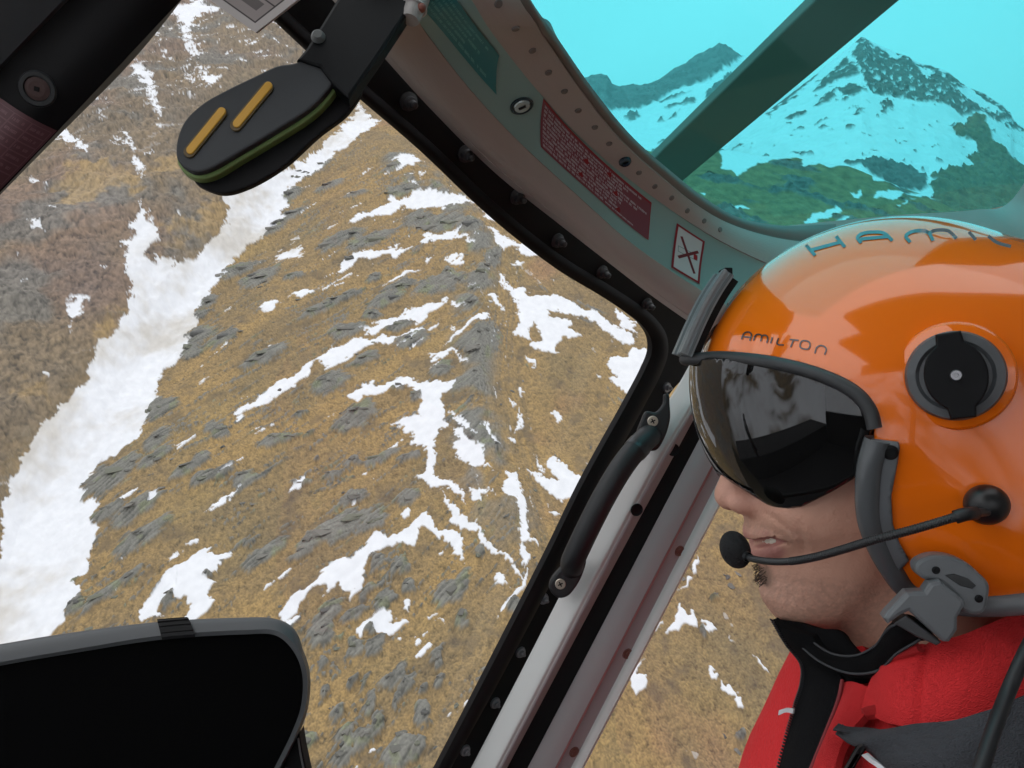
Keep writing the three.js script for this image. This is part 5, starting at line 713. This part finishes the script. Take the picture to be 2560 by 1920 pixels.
{ const jk = part('jacket', skin(torso, Hm(1840, 3000, -0.3), Hm(2950, 1580, 0.26), 0.006), red, person, 'red soft shell jacket');
  const lay = (name, A, B, t, prof, m, label, nu = 40, nv = 8) => part(name, solid(sheetSurface(A, B, prof), t, nu, nv), m, jk, label);
  lay('collar', [[2700, 1500, 0.52], [2590, 1515, 0.475], [2480, 1556, 0.448], [2380, 1596, 0.440], [2290, 1610, 0.446], [2232, 1630, 0.458], [2203, 1652, 0.468]], [[2760, 1700, 0.47], [2640, 1752, 0.424], [2500, 1790, 0.412], [2370, 1812, 0.412], [2270, 1818, 0.424], [2200, 1800, 0.444], [2155, 1772, 0.462]], 0.007, (v, u) => 0.003 * Math.sin(Math.PI * v) + 0.0012 * Math.sin(u * 16 + v * 3) - 0.0022 * Math.exp(-(((u - 0.62) / 0.012) ** 2)), red, 'red fleece collar', 50, 12);
  lay('collar_fold', [[2290, 1613, 0.440], [2232, 1632, 0.452], [2204, 1654, 0.462], [2199, 1690, 0.460], [2206, 1730, 0.456], [2190, 1760, 0.456], [2152, 1772, 0.457]], [[2310, 1630, 0.438], [2252, 1650, 0.448], [2226, 1668, 0.455], [2220, 1698, 0.453], [2226, 1738, 0.449], [2205, 1778, 0.449], [2165, 1790, 0.452]], 0.004, v => 0.003 * Math.sin(Math.PI * v), red, '', 30, 4);
  lay('shoulder_panel', [[2084, 1820, 0.448], [2170, 1824, 0.425], [2320, 1808, 0.402], [2450, 1782, 0.39], [2560, 1742, 0.39], [2720, 1690, 0.40]], [[2094, 1834, 0.447], [2195, 1898, 0.418], [2330, 2030, 0.375], [2450, 2130, 0.362], [2560, 2180, 0.355], [2720, 2240, 0.355]], 0.005, (v, u) => 0.012 * Math.sin(Math.PI * v) * Math.sin(Math.PI * clamp(u * 1.2)) + 0.0015 * Math.sin(u * 22 + v * 9), slate, 'dark grey shoulder panel', 50, 14);
  lay('zip_placket', [[1931, 1552, 0.535], [1966, 1609, 0.53], [2004, 1660, 0.525], [2006, 1705, 0.52], [1990, 1760, 0.513], [1970, 1830, 0.505], [1946, 1925, 0.49], [1925, 2040, 0.48]], [[2030, 1590, 0.51], [2060, 1630, 0.503], [2092, 1676, 0.498], [2108, 1710, 0.49], [2098, 1745, 0.483], [2066, 1830, 0.468], [2028, 1925, 0.452], [2000, 2040, 0.44]], 0.006, v => 0.004 * Math.sin(Math.PI * v), dark, 'black zip placket', 50, 8);
  lay('inner_collar', [[1931, 1549, 0.54], [1985, 1556, 0.53], [2045, 1572, 0.515], [2092, 1576, 0.505], [2130, 1610, 0.495]], [[1966, 1612, 0.532], [2010, 1650, 0.522], [2070, 1690, 0.505], [2140, 1710, 0.488], [2200, 1690, 0.474]], 0.006, v => 0.003 * Math.sin(Math.PI * v), dark, 'black inner collar', 30, 8);
  lay('red_facing', [[2110, 1706, 0.489], [2100, 1745, 0.482], [2068, 1830, 0.466], [2030, 1925, 0.45], [2002, 2040, 0.438]], [[2200, 1730, 0.463], [2170, 1775, 0.462], [2110, 1850, 0.452], [2085, 1925, 0.438], [2060, 2040, 0.425]], 0.005, v => 0.005 * Math.sin(Math.PI * v), red, '', 30, 6);
  // zip teeth, piping
  const z1 = new THREE.CatmullRomCurve3([[1929, 1550, 0.533], [1964, 1610, 0.528], [2003, 1662, 0.523], [2004, 1706, 0.518], [1988, 1760, 0.511], [1968, 1830, 0.503], [1944, 1925, 0.488]].map(q => at(...q))), tooth = new THREE.BoxGeometry(0.0022, 0.0011, 0.0016), teeth = [];
  for (let k = 0; k < 70; k++) { const p = z1.getPoint(k / 69), g = tooth.clone(); g.rotateZ(-0.4); g.translate(p.x, p.y, p.z); teeth.push(g); } const zt = part('zip_teeth', mergeGeometries(teeth), std(0.03, 0.03, 0.033, 0.35), jk); zt.userData.kind = 'stuff';
  part('zip_cord', rod([[2106, 1700, 0.487], [2096, 1748, 0.48], [2064, 1832, 0.464], [2026, 1926, 0.448]].map(q => at(...q)), 0.0012, 30, 6), std(0.20, 0.02, 0.025, 0.7), jk);
  lay('reflective_piping', [[1950, 1776, 0.512], [1966, 1770, 0.507], [1986, 1772, 0.502]], [[1948, 1788, 0.512], [1967, 1780, 0.507], [1984, 1784, 0.502]], 0.0015, () => 0.001, std(0.6, 0.6, 0.62, 0.5), 'pale reflective piping', 10, 2);
  lay('reflective_piping', [[2160, 1884, 0.415], [2190, 1912, 0.41], [2225, 1950, 0.40]], [[2172, 1880, 0.413], [2204, 1908, 0.408], [2240, 1946, 0.398]], 0.002, () => 0.003, std(0.6, 0.6, 0.62, 0.5), '', 10, 2);
  const pz = []; for (let k = 0; k < 16; k++) { const p = at(mix(2152, 2118, k / 15), mix(1868, 1925, k / 15), 0.415), g = tooth.clone(); g.scale(1.3, 1.6, 1.3); g.rotateZ(0.5); g.translate(p.x, p.y, p.z); pz.push(g); } part('pocket_zip', mergeGeometries(pz), std(0.015, 0.015, 0.017, 0.4), jk).userData.kind = 'stuff';
  lay('pocket_zip_tape', [[2140, 1866, 0.418], [2124, 1895, 0.418], [2104, 1930, 0.418]], [[2166, 1872, 0.416], [2148, 1900, 0.416], [2130, 1930, 0.416]], 0.002, () => 0, dark, '', 10, 2); }

// ---- helmet
const HC = Hm(2235, 1012), HR = V(0.1405, 0.1325, 0.118);
function shell(p) { const q = V(p.x, p.y, -DM + Math.abs(p.z + DM)); let f = ell(q, HC, HR); f = smin(f, ell(q, Hm(2400, 1280, 0.072), V(0.074, 0.062, 0.052)), 0.045); f = smin(f, ell(q, Hm(2440, 1000, 0.06), V(0.085, 0.09, 0.055)), 0.03); return f; }
function onShell(px, py, lift = 0) { const r = at(px, py, 1).normalize(); let t = 0.3; for (let k = 0; k < 80; k++) { const d = shell(r.clone().multiplyScalar(t)); t += d * 0.9; if (Math.abs(d) < 1e-6 || t > 0.8) break; } const p = r.multiplyScalar(Math.min(t, 0.56)), e = 1e-4, n = V(shell(p.clone().add(V(e, 0, 0))) - shell(p.clone().add(V(-e, 0, 0))), shell(p.clone().add(V(0, e, 0))) - shell(p.clone().add(V(0, -e, 0))), shell(p.clone().add(V(0, 0, e))) - shell(p.clone().add(V(0, 0, -e)))).normalize(); return { p: p.addScaledVector(n, lift), n }; }
const brow = [[1730, 899], [1782, 894], [1840, 896], [1904, 903], [1965, 914], [2026, 930], [2080, 950], [2120, 970], [2152, 995], [2176, 1030], [2186, 1070]], cheek = [[2184, 1110], [2172, 1160], [2166, 1223], [2170, 1298], [2192, 1362], [2225, 1421], [2264, 1470]], neckEdge = [[2330, 1497], [2400, 1508], [2470, 1510], [2560, 1504], [2680, 1490], [2900, 1440]];
const opening = outlineDistance([[1500, 899], ...brow, ...cheek, ...neckEdge, [2900, 2000], [1500, 2000]]);
const helmet = thing('flight_helmet', 'glossy orange flight helmet with dark visor worn by the pilot', 'helmet');
const orange = new THREE.MeshPhysicalMaterial({ roughness: 0.12, ior: 1.5, clearcoat: 1, clearcoatRoughness: 0.02, side: THREE.DoubleSide }); orange.color.setRGB(0.93, 0.175, 0.006);
const shellMesh = part('shell', skin(p => { const o = shell(p), q = V(p.x, p.y, -DM + Math.abs(p.z + DM)); return smax(smax(o, -(o + 0.012), 0.002), opening(sightX(q), sightY(q)) * 0.00023, 0.002); }, Hm(1690, 1600, -0.14), Hm(2800, 480, 0.14), 0.004), orange, helmet, 'glossy orange shell');
const trimMat = std(0.035, 0.037, 0.04, 0.5), greyPl = std(0.135, 0.145, 0.155, 0.35), greyGloss = std(0.10, 0.108, 0.115, 0.22);
const mirrorZ = p => V(p.x, p.y, -2 * DM - p.z);
{ const near = brow.map(([x, y]) => onShell(x, y, 0.001).p), path = [...near.slice().reverse(), V(near[0].x - 0.003, near[0].y, -DM), ...near.map(mirrorZ)]; part('brow_trim', rod(path, 0.0042, 160, 12), trimMat, helmet, 'dark grey rubber trim above the visor'); }
{ const P = cheek.concat([[2320, 1500]]), c = new THREE.CatmullRomCurve3([[2190, 1098], ...P.slice(1)].map(([x, y]) => onShell(x + 4, y, 0.0).p)); part('cheek_trim', (() => { const g = new THREE.TubeGeometry(c, 80, 0.0072, 16); return g; })(), greyGloss, helmet, 'glossy grey edge along the cheek'); part('cheek_trim', (() => { const c2 = new THREE.CatmullRomCurve3(c.getPoints(30).map(mirrorZ)); return new THREE.TubeGeometry(c2, 60, 0.0068, 12); })(), greyGloss, helmet); 
  const rim = outlineDistance([[2178, 1096], [2246, 1104], [2250, 1118], [2244, 1160], [2228, 1240], [2232, 1310], [2250, 1360], [2274, 1400], [2246, 1432], [2200, 1370], [2174, 1300], [2168, 1220]]); part('cheek_plate', skin(p => smax(smax(shell(p) - 0.0032, -(shell(p) + 0.003), 0.0008), -rim(sightX(p), sightY(p)) * 0.00022, 0.0012), Hm(1940, 1400, 0.03), Hm(2130, 1040, 0.15), 0.002), greyPl, helmet, 'grey plastic plate beside the visor');
  const s = onShell(2225, 1128, 0.003); part('visor_screw', onNormal(lathe([[0, 0.002], [0.003, 0.002], [0.0042, 0.0008], [0.0044, 0]], 20), s.p, s.n), M.black, helmet); }
{ const c = new THREE.CatmullRomCurve3(neckEdge.slice(0, 5).map(([x, y]) => onShell(x, y + 2, 0).p)); part('neck_trim', new THREE.TubeGeometry(c, 50, 0.007, 12), greyPl, helmet, 'grey padded lower edge'); }
// visor
{ const vis = outlineDistance([[1690, 900], ...brow.slice(1), [2180, 1110], [2166, 1168], [2148, 1186], [2130, 1200], [2080, 1230], [2006, 1267], [1956, 1275], [1917, 1262], [1872, 1234], [1830, 1208], [1790, 1178], [1690, 1190]]), VC = Hm(2168, 952), VR = V(0.1250, 0.126, 0.104);
  const vm = new THREE.MeshPhysicalMaterial({ roughness: 0.02, ior: 1.8, side: THREE.DoubleSide }); vm.color.setRGB(0.006, 0.006, 0.006);
  part('visor', skin(p => { const e = ell(p, VC, VR), q = V(p.x, p.y, -DM + Math.abs(p.z + DM)); return smax(smax(e, -(e + 0.005), 0.0008), -vis(sightX(q), sightY(q)) * 0.00025, 0.001); }, Hm(1690, 1310, -0.115), Hm(2240, 860, 0.115), 0.0028), vm, helmet, 'black mirrored visor'); }
// visor guide on the brow
{ const P = [[1812, 690], [1786, 728], [1762, 770], [1738, 820], [1720, 862], [1708, 890]].map(([x, y]) => Hm(x, y)), c = new THREE.CatmullRomCurve3(P), bar = (w, h, off, z0) => gridGeo; 
  const sweep = (hx, hz, ox, oz) => { const n = 30, pos = [], idx = []; for (let i = 0; i <= n; i++) { const p = c.getPoint(i / n), t = c.getTangent(i / n), s = V(-t.y, t.x, 0).normalize(); if (s.x > 0) s.negate(); for (const [a, b] of [[-1, -1], [1, -1], [1, 1], [-1, 1]]) { const q = p.clone().addScaledVector(s, ox + a * hx); pos.push(q.x, q.y, q.z + oz + b * hz); } } for (let i = 0; i < n; i++) for (let k = 0; k < 4; k++) { const a = i * 4 + k, b = i * 4 + (k + 1) % 4; idx.push(a, b, a + 4, b, b + 4, a + 4); } idx.push(0, 2, 1, 0, 3, 2, n * 4, n * 4 + 1, n * 4 + 2, n * 4, n * 4 + 2, n * 4 + 3); let g = new THREE.BufferGeometry(); g.setAttribute('position', new THREE.Float32BufferAttribute(pos, 3)); g.setIndex(idx); g = g.toNonIndexed(); g.computeVertexNormals(); return g; };
  const m = std(0.20, 0.215, 0.225, 0.42), gd2 = part('visor_guide', sweep(0.0032, 0.014, 0, 0), m, helmet, 'grey ribbed guide bar on the brow'); part('rib', sweep(0.0012, 0.004, 0.0042, 0.0115), m, gd2); part('rib', sweep(0.0012, 0.004, 0.0042, -0.0115), m, gd2); part('rib', sweep(0.0008, 0.0024, 0.0038, 0), m, gd2); part('groove', sweep(0.0010, 0.0012, -0.0008, 0.0136), std(0.09, 0.10, 0.105, 0.5), gd2); part('stop', new RoundedBoxGeometry(0.006, 0.006, 0.016, 2, 0.001).translate(P[0].x + 0.0005, P[0].y + 0.002, P[0].z), M.black, gd2); part('foot', sweep(0.003, 0.008, -0.0060, 0), M.black, gd2); }
// visor knob
{ const s = onShell(2385, 940), toEye = s.p.clone().normalize().negate(), ax = toEye.lerp(s.n, 0.15).normalize(), c = s.p.clone().addScaledVector(ax, -0.008);
  const k = part('knob_base', onNormal(lathe([[0, 0], [0.0312, 0], [0.0307, 0.008], [0.029, 0.0115], [0.026, 0.013], [0, 0.013]], 64), c, ax), orange, helmet);
  const ring = part('knob_ring', onNormal(lathe([[0, 0.012], [0.0247, 0.012], [0.0249, 0.0165], [0.0237, 0.0195], [0.0195, 0.0205], [0.0176, 0.0185], [0, 0.0185]], 64), c, ax), std(0.085, 0.09, 0.097, 0.45), helmet, 'grey knob ring');
  const sh = new THREE.Shape(); sh.moveTo(-0.0055, 0.0245); sh.lineTo(0.0055, 0.0245); sh.lineTo(0.0062, 0.0185); sh.bezierCurveTo(0.0185, 0.010, 0.0185, -0.010, 0.0062, -0.0185); sh.lineTo(0.0055, -0.0245); sh.lineTo(-0.0055, -0.0245); sh.lineTo(-0.0062, -0.0185); sh.bezierCurveTo(-0.0185, -0.010, -0.0185, 0.010, -0.0062, 0.0185);
  const g = new THREE.ExtrudeGeometry(sh, { depth: 0.007, bevelEnabled: true, bevelSize: 0.0012, bevelThickness: 0.0015, bevelSegments: 3 }); g.scale(0.92, 0.92, 1); g.rotateZ(0.15); const ex = V(1, 0, 0).addScaledVector(ax, -ax.x).normalize(), ey = V().crossVectors(ax, ex); g.applyMatrix4(new THREE.Matrix4().makeBasis(ex, ey, ax).setPosition(c.clone().addScaledVector(ax, 0.0185))); part('knob', g, M.black, helmet, 'black visor knob');
  part('knob_screw', onNormal(lathe([[0, 0.0285], [0.001, 0.0285], [0.0012, 0.0295], [0.0026, 0.0293], [0.003, 0.028]], 20), c, ax), M.steel, helmet); }
// lettering on the shell: strokes
function stroke(pts, w, up) { const c = pts.length > 2 && up !== 'sharp' ? new THREE.CatmullRomCurve3(pts.map(([x, y]) => V(x, y, 0)), false, 'centripetal').getPoints(pts.length * 5) : pts.map(([x, y]) => V(x, y, 0)), fine = []; for (let i = 0; i + 1 < c.length; i++) for (let k = 0; k < 3; k++) fine.push(c[i].clone().lerp(c[i + 1], k / 3)); fine.push(c[c.length - 1]);
  const pos = [], idx = []; fine.forEach((p, i) => { const t = fine[Math.min(i + 1, fine.length - 1)].clone().sub(fine[Math.max(i - 1, 0)]).normalize(); for (const s of [-1, 1]) { const q = onShell(p.x - t.y * s * w, p.y + t.x * s * w, 0.0005).p; pos.push(q.x, q.y, q.z); } if (i) { const b = i * 2; idx.push(b - 2, b - 1, b, b - 1, b + 1, b); } }); let g = new THREE.BufferGeometry(); g.setAttribute('position', new THREE.Float32BufferAttribute(pos, 3)); g.setIndex(idx); g.computeVertexNormals(); return g; }
{ const Z = pts => pts.map(([a, b]) => [1660 + a / 2.458, 500 + b / 2.458]), ink = std(0.035, 0.02, 0.018, 0.4, { clearcoat: 1 }), blue = std(0.03, 0.10, 0.125, 0.4, { clearcoat: 1 });
  const letters = (list, w, m, name) => list.forEach(([ch, strokes]) => part('letter_' + ch.toLowerCase(), mergeGeometries(strokes.map(s => stroke(Z(s), w))), m, shellMesh, name + ' letter ' + ch));
  letters([['A', [[[480, 858], [488, 832], [505, 815], [528, 815], [540, 828], [530, 866]], [[492, 842], [535, 846]]]], ['M', [[[553, 866], [562, 838], [578, 827], [598, 832], [602, 845], [596, 870]], [[602, 842], [615, 832], [634, 838], [640, 850], [634, 880]]]], ['I', [[[668, 845], [657, 882]]]], ['L', [[[706, 850], [696, 882], [704, 890], [738, 892]]]], ['T', [[[774, 858], [828, 864]], [[797, 862], [780, 906]]]], ['O', [[[840, 880], [850, 868], [880, 868], [897, 880], [896, 905], [882, 918], [852, 914], [838, 902], [840, 880]]]], ['N', [[[928, 944], [940, 908], [960, 896], [986, 902], [998, 918], [988, 952]]]]], 1.9, ink, 'thin dark');
  letters([['H', [[[874, 280], [930, 344]], [[904, 311], [1088, 262]], [[1058, 227], [1112, 293]]]], ['A', [[[1212, 268], [1190, 236], [1215, 212], [1330, 202], [1365, 216], [1402, 254]], [[1206, 244], [1380, 228]]]], ['M', [[[1512, 264], [1486, 226], [1520, 200], [1600, 193], [1628, 210], [1652, 254]], [[1628, 208], [1660, 192], [1738, 192], [1764, 208], [1796, 240]]]], ['I', [[[1872, 200], [1914, 250]]]], ['L', [[[1990, 226], [2042, 264], [2130, 290]]]]], 4.2, blue, 'broad blue'); }
// microphone boom
{ const s = onShell(2461, 1258, 0.004), k = part('boom_pivot', skin(p => ell(p, s.p, V(0.0118, 0.0112, 0.0105)), s.p.clone().add(V(-0.016, -0.016, -0.016)), s.p.clone().add(V(0.016, 0.016, 0.016)), 0.0016), std(0.010, 0.010, 0.011, 0.35), helmet, 'black boom pivot');
  const P = [s.p.clone().add(V(-0.002, -0.003, 0.006)), at(2411, 1286, 0.408), at(2377, 1296, 0.41), at(2278, 1325, 0.42), at(2179, 1351, 0.435), at(2105, 1374, 0.449), at(2031, 1394, 0.463), at(1966, 1404, 0.476), at(1910, 1402, 0.49), at(1872, 1394, 0.503), at(1850, 1382, 0.512)];
  const c = new THREE.CatmullRomCurve3(P, false, 'centripetal'), boom = part('mic_boom', new THREE.TubeGeometry(c, 120, 0.0023, 12), std(0.022, 0.023, 0.025, 0.4), helmet, 'black flexible microphone boom');
  const rings = []; for (let k2 = 0; k2 < 90; k2++) { const t = 0.14 + k2 / 90 * 0.55, p = c.getPoint(t), g = new THREE.TorusGeometry(0.0023, 0.00032, 5, 12); g.applyQuaternion(new THREE.Quaternion().setFromUnitVectors(V(0, 0, 1), c.getTangent(t))); g.translate(p.x, p.y, p.z); rings.push(g); } const rg = part('boom_ridges', mergeGeometries(rings), std(0.03, 0.031, 0.033, 0.4), boom); rg.userData.kind = 'stuff';
  part('boom_sleeve', rod([P[1].clone().lerp(P[0], 0.4), P[1], P[2].clone().lerp(P[1], 0.3)], 0.0036, 10, 14), M.plastic, helmet);
  const mc = at(1838, 1374, 0.515); part('microphone', skin(p => { const q = p.clone().sub(mc).applyAxisAngle(V(0, 0, 1), -0.35); return ell(q, V(0, 0, 0), V(0.0098, 0.0128, 0.0105)) + 0.0002 * noise2(p.x * 1500, p.y * 1500 + p.z * 900); }, mc.clone().add(V(-0.017, -0.017, -0.015)), mc.clone().add(V(0.017, 0.017, 0.015)), 0.0009), std(0.012, 0.012, 0.013, 0.95), helmet, 'black foam microphone'); part('mic_neck', rod([P[9], P[10], at(1843, 1376, 0.512)], 0.0034, 8, 12), std(0.022, 0.023, 0.025, 0.4), helmet); }
// chin strap and buckle
{ const plA = planeThrough([2400, 1460, 0.425], [2300, 1400, 0.430], [2330, 1500, 0.428]);
  const hub = part('strap_bracket', plate(smoothOutline([[2292, 1432], [2290, 1410], [2318, 1392], [2360, 1388], [2410, 1402], [2448, 1432], [2474, 1462], [2472, 1500], [2462, 1530], [2440, 1538], [2404, 1526], [2398, 1500], [2340, 1450], [2310, 1448]], 90), plA, 0.009, 0.002), greyPl, helmet, 'grey strap bracket');
  const lift = (d) => { const f = (x, y) => plA(x, y).addScaledVector(plA.normal, d); f.normal = plA.normal; return f; };
  part('bracket_window', plate([[2362, 1438], [2385, 1434], [2420, 1446], [2440, 1464], [2430, 1472], [2400, 1464]], lift(0.0006), 0.002, 0.0004), std(0.02, 0.022, 0.024, 0.3), hub);
  for (const [x, y] of [[2339, 1425], [2446, 1496]]) part('bracket_pin', onNormal(lathe([[0, 0.001], [0.0014, 0.001], [0.0022, 0.0002]], 14), lift(0.0005)(x, y), plA.normal), M.black, hub);
  const buckle = part('buckle', plate([[2204, 1540], [2212, 1528], [2262, 1476], [2305, 1474], [2320, 1452], [2344, 1446], [2404, 1496], [2406, 1510], [2388, 1540], [2388, 1570], [2368, 1600], [2352, 1600], [2268, 1524], [2246, 1534], [2216, 1556]], lift(0.005), 0.008, 0.0022), greyPl, helmet, 'grey chin strap buckle'); part('buckle_bar', plate([[2232, 1556], [2262, 1536], [2352, 1604], [2340, 1612], [2290, 1590]], lift(0.002), 0.006, 0.001), std(0.05, 0.052, 0.056, 0.4), buckle);
  const st = sheetSurface([[2318, 1560, 0.436], [2262, 1540, 0.442], [2222, 1562, 0.452], [2184, 1615, 0.468], [2134, 1636, 0.482], [2080, 1630, 0.497], [2026, 1594, 0.515], [1976, 1553, 0.53]], [[2345, 1600, 0.434], [2290, 1606, 0.440], [2240, 1652, 0.450], [2194, 1690, 0.463], [2120, 1690, 0.480], [2045, 1656, 0.502], [1990, 1608, 0.522], [1954, 1570, 0.534]], v => 0.004 * Math.sin(Math.PI * v)); part('chin_strap', solid(st, 0.003, 60, 8), dark, helmet, 'black padded chin strap'); for (const v of [0.12, 0.88]) part('strap_seam', rod([0.1, 0.25, 0.4, 0.55, 0.7, 0.85].map(u => st.p(u, v).addScaledVector(st.n(u, v), 0.0006)), 0.0008, 40, 6), std(0.035, 0.037, 0.042, 0.7), helmet); }
// cable over the shoulder
{ const t = part('helmet_cable', rod([at(2640, 1480, 0.42), at(2600, 1560, 0.385), at(2555, 1650, 0.372), at(2520, 1730, 0.366), at(2486, 1820, 0.352), at(2452, 1925, 0.34), at(2400, 2100, 0.33)], 0.0034, 60, 12), std(0.008, 0.009, 0.011, 0.5), scene); t.userData = { label: 'black helmet cable hanging over the grey shoulder panel', category: 'cable' }; }
console.log('pilot done');
renderer.render(scene, camera);
